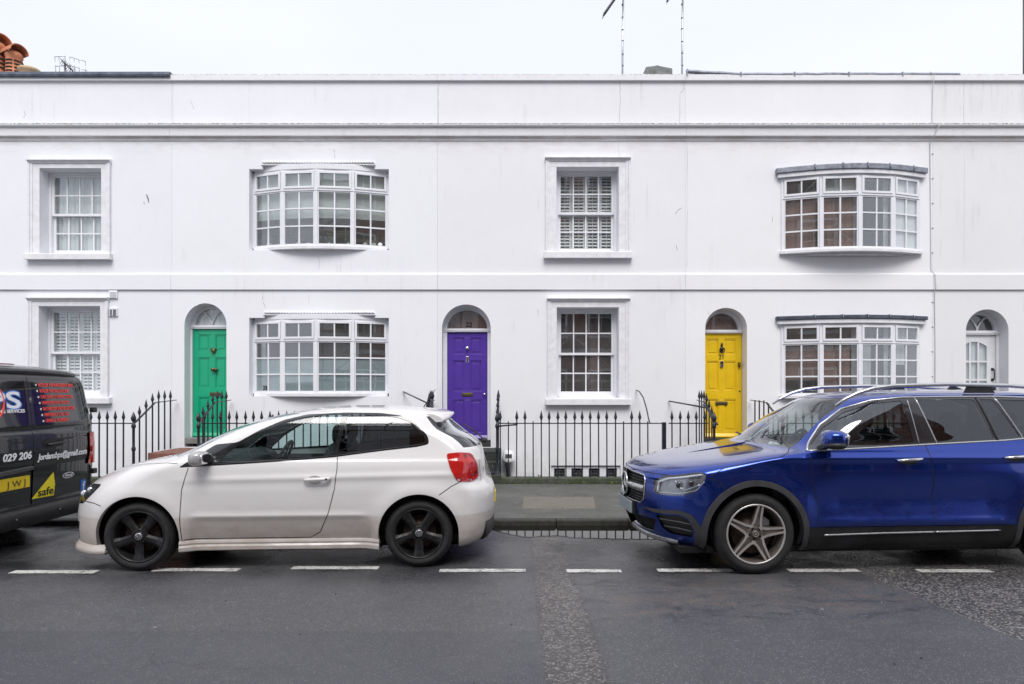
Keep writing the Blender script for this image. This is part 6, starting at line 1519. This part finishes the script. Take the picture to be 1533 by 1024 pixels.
    it = mesh_pn('side_intake', *pn['intake'], M['trim'], V, off=-.025); mesh_pn('bumper_insert', *pn['intake_s'], M['clad'], V, off=.004)
    for z0 in (.435, .375): surf_tube(sh, dense([(-2.19+(.435-z0)*.6, z0+.006), (-2.06, z0+.004), (-1.955, z0-.012)], sh.side, .02, False), .007, M['clad'], 'intake_slat', it, -.006)
    p = sh.P((0, sh.Tz(.49))); m = MB(); m.box(p.x-.030, p.x-.012, -.26, .26, .43, .54); m.build('number_plate', M['plate_g'], V, bevel=.004)
    m = MB(); m.box(p.x-.012, p.x+.02, -.275, .275, .42, .55); m.build('plate_holder', M['trim'], V, bevel=.004)
    m = MB(); v = []; n = 30       # silver skid edge
    for k in range(n+1):
        S_ = -.62+1.24*k/n; q = sh.P((abs(S_), sh.Tz(.24))); y = q.y if S_ > 0 else -q.y
        for o, z in ((.0, .285), (.030, .262), (.036, .225), (.0, .205), (-.07, .205)): v.append((q.x-o, y, z+.03*abs(S_)))
    m.add(v, [(k*5+j, k*5+j+1, k*5+6+j, k*5+5+j) for k in range(n) for j in range(4)], 0, True); m.build('skid_plate', M['silver'], V)
    # shut lines
    ln = lambda pts, nm='shut_line', w=.0065: ribbon(sh, dense(pts, sh.side, .02, False), w, M['sticker_blk'], nm, V)
    ln([(-.93, 1.065), (-.905, .85), (-.865, .60), (-.85, .44)]); ln([(.155, 1.12), (.19, .80), (.197, .45)]); ln([(1.20, 1.0), (1.13, .80), (.97, .60), (.93, .44)])
    ln([(-1.80, .865), (-1.68, .925), (-1.45, .975), (-1.2, 1.015), (-1.07, 1.06), (-1.02, 1.085)], 'bonnet_shut_line', .007); ln([(-1.81, .84), (-1.72, .80), (-1.69, .74)], 'shut_line', .005)
    ribbon(sh, [(a, sh.Tz(.842)) for a in np.linspace(0, .60, 24)], .008, M['sticker_blk'], 'bonnet_shut_line', V)
    # bright window lines, roof rails, sill strips
    T_ = lambda pts, r, mt, nm, off=0.0, par=V: surf_tube(sh, dense(pts, sh.side, .03, False), r, mt, nm, par, off)
    T_([(-.925, 1.070), (-.6, 1.083), (-.3, 1.096), (.3, 1.126), (.9, 1.153), (1.1, 1.17), (1.4, 1.19), (1.72, 1.205)], .0085, M['silver'], 'window_trim')
    T_([(-.925, 1.070), (-.80, 1.195), (-.70, 1.292), (-.58, 1.368), (-.47, 1.432), (-.33, 1.478), (-.22, 1.512), (.05, 1.540), (.5, 1.546), (.9, 1.548), (1.50, 1.530), (1.75, 1.452), (1.84, 1.28), (1.72, 1.205)], .0085, M['silver'], 'window_trim')
    T_([(.165, 1.535), (.268, 1.130)], .006, M['silver'], 'window_divider'); T_([(.745, 1.535), (.842, 1.155)], .010, M['trim'], 'window_divider'); T_([(.92, 1.54), (1.08, 1.175)], .007, M['silver'], 'window_divider')
    T_([(.085, 1.53), (.105, 1.13)], .004, M['steel'], 'window_divider')
    T_([(-.80, .338), (-.3, .350), (.195, .357)], .008, M['silver'], 'sill_strip', .012); T_([(.205, .357), (.6, .362), (.80, .366)], .008, M['silver'], 'sill_strip', .012)
    for s in (-1, 1):
        m = MB(); P = [(-.56, .645, 1.475), (-.47, .648, 1.535), (-.35, .650, 1.592), (-.20, .648, 1.635), (.0, .645, 1.658), (.5, .640, 1.672), (1.1, .635, 1.662), (1.5, .625, 1.635), (1.72, .615, 1.60), (1.85, .60, 1.545)]
        m.tube([(x, s*y, z-.012) for x, y, z in P], [.010, .015, .018, .019, .019, .019, .019, .019, .016, .010], 10); rl = m.build('roof_rail', M['silver'], V)
        m = MB()
        for a, b in ((.70, .92),):
            m.prism([(a-.03, 1.58), (a+.01, 1.66), (b-.01, 1.66), (b+.05, 1.58)], s*.625, s*.640, 'y')
        m.build('rail_foot', M['trim'], rl)
    m = MB(); m.prism([(.95, 1.60), (1.02, 1.665), (1.16, 1.61)], -.012, .012, 'y'); m.build('roof_aerial', M['trim'], V, bevel=.004)
    # wheel arch inner edges
    for cx in (-AX, AX):
        rim_lip(sh, [sh.side(a, max(b, .2003)) for a, b in circle(cx, CZ, RA, -14, 194, 40)], .06, M['clad'], 'arch_lip', V); arch_liner(V, cx, CZ, RA+.008, .88)
    # mirrors
    m = MB(); Mx = Matrix.Translation((-.775, -1.005, 1.185)) @ Matrix.Rotation(R(-10), 4, 'Z'); m.ellipsoid((0, 0, 0), (.095, .130, .078), 0, 24, 14, .72, Mx)
    m.bar((-.80, -.84, 1.09), (-.79, -.96, 1.125), .07, .035, 1); m.ellipsoid((0, -.02, -.052), (.088, .120, .035), 1, 20, 8, .7, Mx); mr = m.build('door_mirror', [B, M['trim']], V)
    m = MB(); m.ellipsoid((.088, 0, 0), (.012, .110, .060), 0, 16, 8, .6, Mx); m.build('mirror_glass', M['chrome'], mr)
    m = MB(); m.bar((-.845, -1.09, 1.19), (-.70, -1.135, 1.215), .006, .012); m.build('mirror_repeater', M['sticker_white'], mr)
    m = MB(); Mx = Matrix.Translation((-.62, .90, 1.18)) @ Matrix.Rotation(R(78), 4, 'Z'); m.ellipsoid((0, 0, 0), (.075, .115, .07), 0, 20, 12, .72, Mx); m.bar((-.78, .84, 1.09), (-.70, .88, 1.13), .07, .035, 1); m.build('door_mirror', [B, M['trim']], V)
    # handles
    for dd, a, z in ((d1, -.155, .985), (d2, .83, 1.005)):
        m = MB(); P = [sh.P(sh.side(a+t, z+.004*k), .0) for k, t in enumerate((0, .02, .08, .17, .215, .235))]; off = (.0, .03, .038, .038, .03, .0)
        m.tube([p+Vector((0, -o, 0)) for p, o in zip(P, off)], [.009, .012, .013, .013, .012, .009], 10); m.v = [(v[0], v[1], v[2]) for v in m.v]; h = pair(m, 'door_handle', M['chrome'], dd)
        c = sh.P(sh.side(a+.115, z-.004), .0015); m = MB(); m.add([(c.x+.085*math.cos(t), c.y, c.z+.030*math.sin(t)) for t in [2*math.pi*k/24 for k in range(24)]], [tuple(range(24))]); pair(m, 'handle_recess', M['sticker_blk'], h, fix=False)
    m = MB(); m.box(-2.05, 2.1, -.80, .80, .17, .22); m.build('underbody', M['black'], V)
    # wipers, cabin
    m = MB(); 
    for a, b in (((-1.02, -.55), (-.98, .10)), ((-1.05, .05), (-1.00, .62))): m.tube([(a[0], a[1], 1.115), (b[0]+.02, b[1], 1.15)], .009, 6)
    m.build('wiper', M['trim'], V)
    m = MB(); m.box(-1.95, 2.0, -.66, .66, .24, .30); m.box(-1.15, -.97, -.70, .70, .30, .95); m.box(1.95, 2.05, -.68, .68, .30, 1.0)
    for s in (-1, 1): m.box(-.95, .95, s*.76, s*.82, .26, 1.0); m.box(.95, 1.9, s*.70, s*.74, .30, 1.0)
    m.build('cabin_floor', M['cabin'], V)
    m = MB(); m.prism([(-1.22, .96), (-1.05, 1.055), (-.66, 1.065), (-.52, 1.0), (-.50, .85), (-.7, .62), (-1.2, .62)], -.78, .78, 'y'); m.build('dashboard', M['cabin'], V, bevel=.02)
    for y in (-.40, .40): seat(V, .02, y, .52, .62)
    for x in (.90, 1.55):
        m = MB(); m.ellipsoid((x, 0, .62), (.26, .66, .12), p=.5); Mx = Matrix.Translation((x+.28, 0, .92)) @ Matrix.Rotation(R(14), 4, 'Y'); m.ellipsoid((0, 0, 0), (.09, .66, .32), p=.5, M=Mx); s = m.build('rear_bench', M['cabin'], V)
        for y in (-.38, .38): m = MB(); m.ellipsoid((x+.36, y, 1.30), (.05, .13, .08), p=.7); m.build('headrest', M['cabin'], s)
    steering(V, -.42, .40, 1.02)
    m = MB(); m.ellipsoid((-.42, 0, 1.42), (.014, .11, .038), p=.6); m.bar((-.42, 0, 1.43), (-.36, 0, 1.50), .014); m.build('rear_view_mirror', M['trim'], V)
    m = MB(); m.ellipsoid((-.98, -.30, 1.09), (.05, .05, .03)); m.build('tax_disc_holder', M['sticker_white'], V)
    for cx in (-AX, AX):
        for s in (-1, 1): wheel(V, cx, s*.925, WR, .235, .260, 'twin', s)
    return V, sh
M['car_glass2'] = glass('dark_door_glass', (.42, .48, .47), 3.0)
M['lamp_grey'] = plain('headlamp_inner', (.34, .34, .36), .3, .6, var=.3, scale=20); M['lens_dark'] = plain('projector_lens', (.03, .03, .035), .08, var=.1, coat=1.0)
suv, ss = build_suv()

# ---------------------------------------------------------------- dark panel van, tail towards the camera side
def build_van():
    V = thing('parked_van', 'black panel van with red and white lettering and yellow number plate on its rear doors', 'van', (-7.405, 6.86, 0), 0, 'cars parked along the kerb', False)
    AX, WR, CZ = 1.55, .345, .345
    rows = [(0.24, -2.3, 2.36, 0.93, 0.5, 2.6, 0.1, 5), (0.34, -2.42, 2.44, 0.995, 0.5, 2.6, 0.1, 5), (0.44, -2.46, 2.475, 1.04, 0.5, 2.6, 0.1, 5), (0.75, -2.47, 2.49, 1.05, 0.55, 2.6, 0.1, 5), (0.98, -2.35, 2.492, 1.05, 0.6, 2.6, 0.1, 5), (1.1, -2.05, 2.488, 1.045, 0.6, 2.7, 0.1, 5), (1.22, -1.7, 2.48, 1.03, 0.55, 2.7, 0.1, 5), (1.32, -1.5, 2.47, 1.017, 0.5, 2.7, 0.1, 5), (1.5, -1.2, 2.448, 0.992, 0.5, 2.6, 0.1, 5), (1.66, -0.92, 2.428, 0.968, 0.5, 2.5, 0.1, 5), (1.76, -0.72, 2.408, 0.942, 0.5, 2.4, 0.12, 4), (1.82, -0.52, 2.36, 0.87, 0.5, 2.3, 0.24, 2.8), (1.87, -0.25, 2.22, 0.76, 0.6, 2.2, 0.34, 2.4), (1.9, 0.1, 1.95, 0.58, 0.6, 2.1, 0.5, 2.1), (1.915, 0.5, 1.5, 0.3, 0.3, 2, 0.3, 2), (1.92, 0.8, 1.2, 0, 0.15, 2, 0.15, 2)]
    def disp(x, y, z, s):
        k = np.clip((y-.7)/.15, 0, 1); d = -.012*np.exp(-((z-.62)/.12)**2)*k
        r = np.clip((x-2.2)/.2, 0, 1)*(y < .97)
        dx = -.012*np.exp(-((z-1.20)/.03)**2)*r-.014*np.clip((.86-z)/.04, 0, 1)*np.clip((z-.42)/.05, 0, 1)*r
        return dx, d
    sh = Shell(rows, disp, 8, 1.2, 4.0, 1.35)
    sd = lambda poly, r=.02: dense(roundpoly(poly, r), lambda x, z: sh.side(x, max(z, .2403)), .03)
    low = lambda P: [(a, b if b > .004 else -.01) for a, b in P]
    arch = lambda cx: [(cx-.40, .10), (cx+.40, .10)]+circle(cx, CZ, .40, 0, 180)
    af, ar = low(sd(arch(-AX), .0001)), low(sd(arch(AX), .0001))
    Tb, Tt = sh.Tz(1.24), sh.Tz(1.78); ws = [(-.01, Tb)]+[(.8*k/14, Tb) for k in range(1, 15)]+[(.78, Tb+(Tt-Tb)*u/12) for u in range(1, 12)]+[(.76*(1-k/14), Tt) for k in range(15)]+[(-.01, Tt)]
    cab = sd([(-1.35, 1.26), (-1.0, 1.66), (-.55, 1.68), (-.52, 1.26)], .04)
    rr = lambda P: dense(P, sh.rear, .03)
    bump = low([(sh.side(2.05, z)[0], sh.Tz(max(z, .2403))) for z in (.15, .2, .3, .4, .415)]+[(sh.side(2.05, .415)[0]+(sh.S+.01-sh.side(2.05, .415)[0])*k/40, sh.Tz(.415)) for k in range(1, 41)]+[(sh.S+.01, -.01)])
    win = rr(roundpoly([(.045, 1.245), (.045, 1.725), (.83, 1.715), (.89, 1.40), (.88, 1.30), (.60, 1.245)], .05))
    tail = [sh.rear(y, z) for y, z in ((.895, .765), (.910, .90), (.910, 1.12), (1.00, 1.13))]+[sh.side(2.44, 1.12), sh.side(2.42, .95), sh.side(2.44, .76)]
    door_lo, door_hi = .425, 1.765
    door = [(sh.S+.01, sh.Tz(door_lo))]+dense([(.0, door_lo), (.93, door_lo), (.935, 1.2), (.90, door_hi-.1), (.82, door_hi), (.0, door_hi)], sh.rear, .03, False)+[(sh.S+.01, sh.Tz(door_hi))]
    pn = panels(sh, [('arch', af), ('arch', ar), ('ws', ws), ('cab', cab), ('bump', bump), ('win', win), ('tail', tail), ('door', door)], .04)
    B = M['van_paint']
    mesh_pn('body', *pn['body'], B, V); mesh_pn('windscreen', *pn['ws'], M['screen_glass'], V); mesh_pn('cab_window', *pn['cab'], M['tint_glass'], V); mesh_pn('rear_bumper', *pn['bump'], M['trim'], V, off=.012)
    # the door sheet is cut in the middle so that each rear door is its own part
    P, N, F = pn['door']; c = abs(P[:, 1]) < 1e-4; P = P.copy(); P[c, 1] = -.0035; dn, dfar = mesh_pn('rear_door', P, N, F, B, V)
    wn_, wf = mesh_pn('rear_window', *pn['win'], M['van_glass'], (dn, dfar), off=-.002)
    tl = mesh_pn('tail_light', *pn['tail'], M['red_lens'], V, off=.018)
    surf = lambda y, z, off=0.0: (lambda p: Vector((p.x, y, p.z)))(sh.P(sh.rear(abs(y), z), off))
    for s in (-1, 1):
        m = MB(); z0, z1 = .90, .965; a = sh.P(sh.rear(.94, .93), .010); m.add([(2.515, s*.925, z0), (2.40, s*1.072, z0+.01), (2.40, s*1.072, z1+.03), (2.512, s*.935, z1)], [(0, 1, 2, 3)]); m.build('lamp_band', M['lamp_grey'], tl[0] if s < 0 else tl[1], fix=False)
    m = MB(); v = []
    for z in np.linspace(door_lo, 1.80, 30): p = surf(0, z, .0); v += [(p.x-.002, -.0036, z), (p.x-.002, .0036, z)]
    m.add(v, [(2*i, 2*i+1, 2*i+3, 2*i+2) for i in range(29)]); m.build('shut_line', M['sticker_blk'], V, fix=False)
    ribbon(sh, dense([(.0, .427), (.925, .427), (.937, 1.2), (.905, 1.66), (.82, 1.768), (.0, 1.768)], sh.rear, .02, False), .010, M['sticker_blk'], 'shut_line', V)
    for zz in (.60,): ribbon(sh, dense([(.02, .575), (.90, .575)], sh.rear, .02, False), .006, M['sticker_blk'], 'crease', V)
    # lettering lies on the rear doors; y grows to the right as read from behind
    def word(s, y0, z0, size, mat, par, align='LEFT', w=None, bold=.0, shear=0.0, off=.003, nm='lettering'):
        zc = z0+size*.35; p = surf(y0, zc, off); q = surf(y0, zc+.05, off); uz = (q-p).normalized(); o = p-uz*(size*.35)
        u = (surf(min(.88, y0+.3), zc, off)-p).normalized() if y0 > 0 else Vector((0, 1, 0))
        t = text(nm, s, size, mat, par, o, u, uz, align, .0008, bold, shear)
        if w:
            ys = [v.co.y for v in t.data.vertices]; k = w/(max(ys)-min(ys)); yr = min(ys) if align == 'LEFT' else max(ys)
            for v in t.data.vertices: v.co.y = yr+(v.co.y-yr)*k
        return t
    SR, SW, SB = M['sticker_red'], M['sticker_white'], M['sticker_blk']
    lines = (('BOILER REPAIR/SERVICING', .555), ('BOILER INSTALLATIONS', .46), ('GAS SAFETY INSPECTIONS', .51), ('UNVENTED HOT WATER', .43), ('BATHROOM INSTALLATIONS', .51), ('EMERGENCY CALL OUT', .40), ('GENERAL PLUMBING', .36))
    for k, (s, w) in enumerate(lines):
        z = 1.665-.0632*k; y = .150+.008*k; word(s, y, z-.014, .050, SR, dfar, w=w, bold=.0012)
        p = surf(y-.035, z, .004); m = MB(); m.lathe([(0, .012), (.002, .011)], p, 'x', 14); m.build('bullet_point', SW, dfar)
    word('Jordansbps@gmail.com', .065, .885, .088, SW, dfar, w=.80, bold=.0028, shear=.22)
    word('029 206', -.035, .915, .100, SW, dn, 'RIGHT', w=.385, bold=.003, shear=.18)
    word('PS', -.115, 1.425, .245, M['sticker_blue'], dn, 'RIGHT', w=.43, bold=.014, off=.002); word('PS', -.125, 1.430, .235, SW, dn, 'RIGHT', w=.405, bold=.004, off=.005)
    word('ING SERVICES', -.085, 1.385, .046, SW, dn, 'RIGHT', w=.36, bold=.0012)
    m = MB(); m.tube([surf(-.53+.18*math.cos(R(t)), 1.50+.18*math.sin(R(t)), .001) for t in range(-100, 101, 8)], .010, 8); m.build('logo_ring', SR, dn)
    p = [surf(-.005, .490, .004), surf(.335, .482, .004), surf(.345, .60, .004), surf(.315, .735, .004)]; m = MB(); m.add(p, [(0, 1, 2, 3)]); m.build('triangle_sticker', M['sticker_yel'], dfar, fix=False)
    word('safe', .085, .505, .115, SB, dfar, w=.235, bold=.0015, off=.006)
    for off, a, b, mt in ((.004, .098, .033, SW), (.0055, .088, .026, SB), (.007, .082, .021, SW)):
        if off == .007: continue
        m = MB(); m.add([surf(.56+a*math.cos(R(t)), .672+b*math.sin(R(t)), off) for t in range(0, 360, 12)], [tuple(range(30))]); m.build('oval_badge', mt, dfar, fix=False)
    word('Ford', .495, .659, .042, SW, dfar, w=.13, bold=.001, shear=.3, off=.0075)
    m = MB(); m.add([surf(.785, .465, .004), surf(.885, .465, .004), surf(.885, .585, .004), surf(.785, .585, .004)], [(0, 1, 2, 3)]); m.build('square_sticker', M['sticker_blue'], dfar, fix=False)
    word('f', .825, .468, .135, SW, dfar, bold=.003, off=.006)
    word('CUSTOM', .62, 1.075, .022, M['steel'], dfar, w=.20)
    # plate, handle, hinges, lamp housing
    p = surf(-.3, .69); m = MB(); m.box(p.x+.002, p.x+.012, -.575, -.045, .625, .745); m.build('number_plate', M['plate_y'], dn, bevel=.003)
    word('J W J', -.105, .652, .090, M['plate_ink'], dn, 'RIGHT', w=.250, bold=.0, off=.0155+.0)
    m = MB(); p = surf(-.3, .80); m.prism([(-.60, .765), (-.60, .815), (-.02, .835), (-.02, .795)], p.x-.005, p.x+.035, 'x'); m.build('plate_lamp_housing', M['clad'], dn, bevel=.008)
    m = MB(); a = surf(.20, 1.035, .0); m.tube([a, a+Vector((.035, .02, 0)), a+Vector((.042, .16, .01)), a+Vector((.030, .24, .015)), a+Vector((0, .25, .015))], [.018, .020, .017, .014, .012], 10); m.build('door_handle', M['trim'], dfar)
    m = MB(); c = surf(.31, 1.05, .002); m.add([(c.x, c.y+.17*math.cos(R(t)), c.z+.05*math.sin(R(t))) for t in range(0, 360, 12)], [tuple(range(30))]); m.build('handle_recess', SB, dfar, fix=False)
    for s in (-1, 1):
        for z in (1.385, .665): m = MB(); m.box(2.43, 2.48, s*1.0, s*1.075, z-.03, z+.03); m.build('hinge', M['trim'], V, bevel=.008)
    m = MB(); v = []
    for k in range(31):
        y = -.80+1.6*k/30; p = surf(y, 1.775, .0)
        for o, z in ((-.03, 1.845), (.015, 1.828), (.028, 1.80), (.010, 1.778), (-.02, 1.775)): v.append((p.x+o, y, z-.02*(y/.8)**4))
    m.add(v, [(k*5+j, k*5+j+1, k*5+6+j, k*5+5+j) for k in range(30) for j in range(4)], 0, True); m.build('roof_lip', B, V)
    m = MB(); m.tube([(2.25, y, 1.878-.03*(y/.7)**2) for y in np.linspace(-.6, .05, 12)], .007, 6); m.build('roof_edge_strip', M['red_dark'], V)
    m = MB(); v = []
    for k in range(41):
        y = -1.0+2.0*k/40; p = surf(max(-.96, min(.96, y)), .40, .0); x = p.x-.0+(-.05 if abs(y) > .96 else 0)
        for o, z in ((-.03, .425), (.05, .405), (.065, .385), (.060, .24), (-.05, .215)): v.append((x+o, y, z))
    m.add(v, [(k*5+j, k*5+j+1, k*5+6+j, k*5+5+j) for k in range(40) for j in range(4)], 0, True); bs = m.build('bumper_step', M['trim'], V)
    for y, z in ((.33, .335), (-.30, .335), (.75, .335), (-.75, .335)): m = MB(); m.lathe([(0, .011), (.006, .009)], (2.538, y, z), 'x', 12); m.build('parking_sensor', M['steel'], bs)
    m = MB(); m.box(2.27, 2.30, -.70, .70, .25, 1.7); m.box(-1.9, 2.28, -.72, .72, .24, .30); m.build('load_floor', M['black'], V)
    for cx in (-AX, AX):
        arch_liner(V, cx, CZ, .41, .96)
        for s in (-1, 1): wheel(V, cx, s*.955, WR, .215, .215, 'van', s)
    for s in (-1, 1): m = MB(); m.ellipsoid((-1.15, s*1.12, 1.20), (.07, .11, .14), p=.7); m.bar((-1.15, s*.96, 1.15), (-1.15, s*1.08, 1.15), .05); m.build('door_mirror', M['trim'], V)
    return V
M['van_glass'] = plain('black_privacy_glass', (.008, .009, .011), .08, var=.05, coat=1.0); M['plate_ink'] = plain('blurred_plate_ink', (.10, .085, .03), .6)
van = build_van()
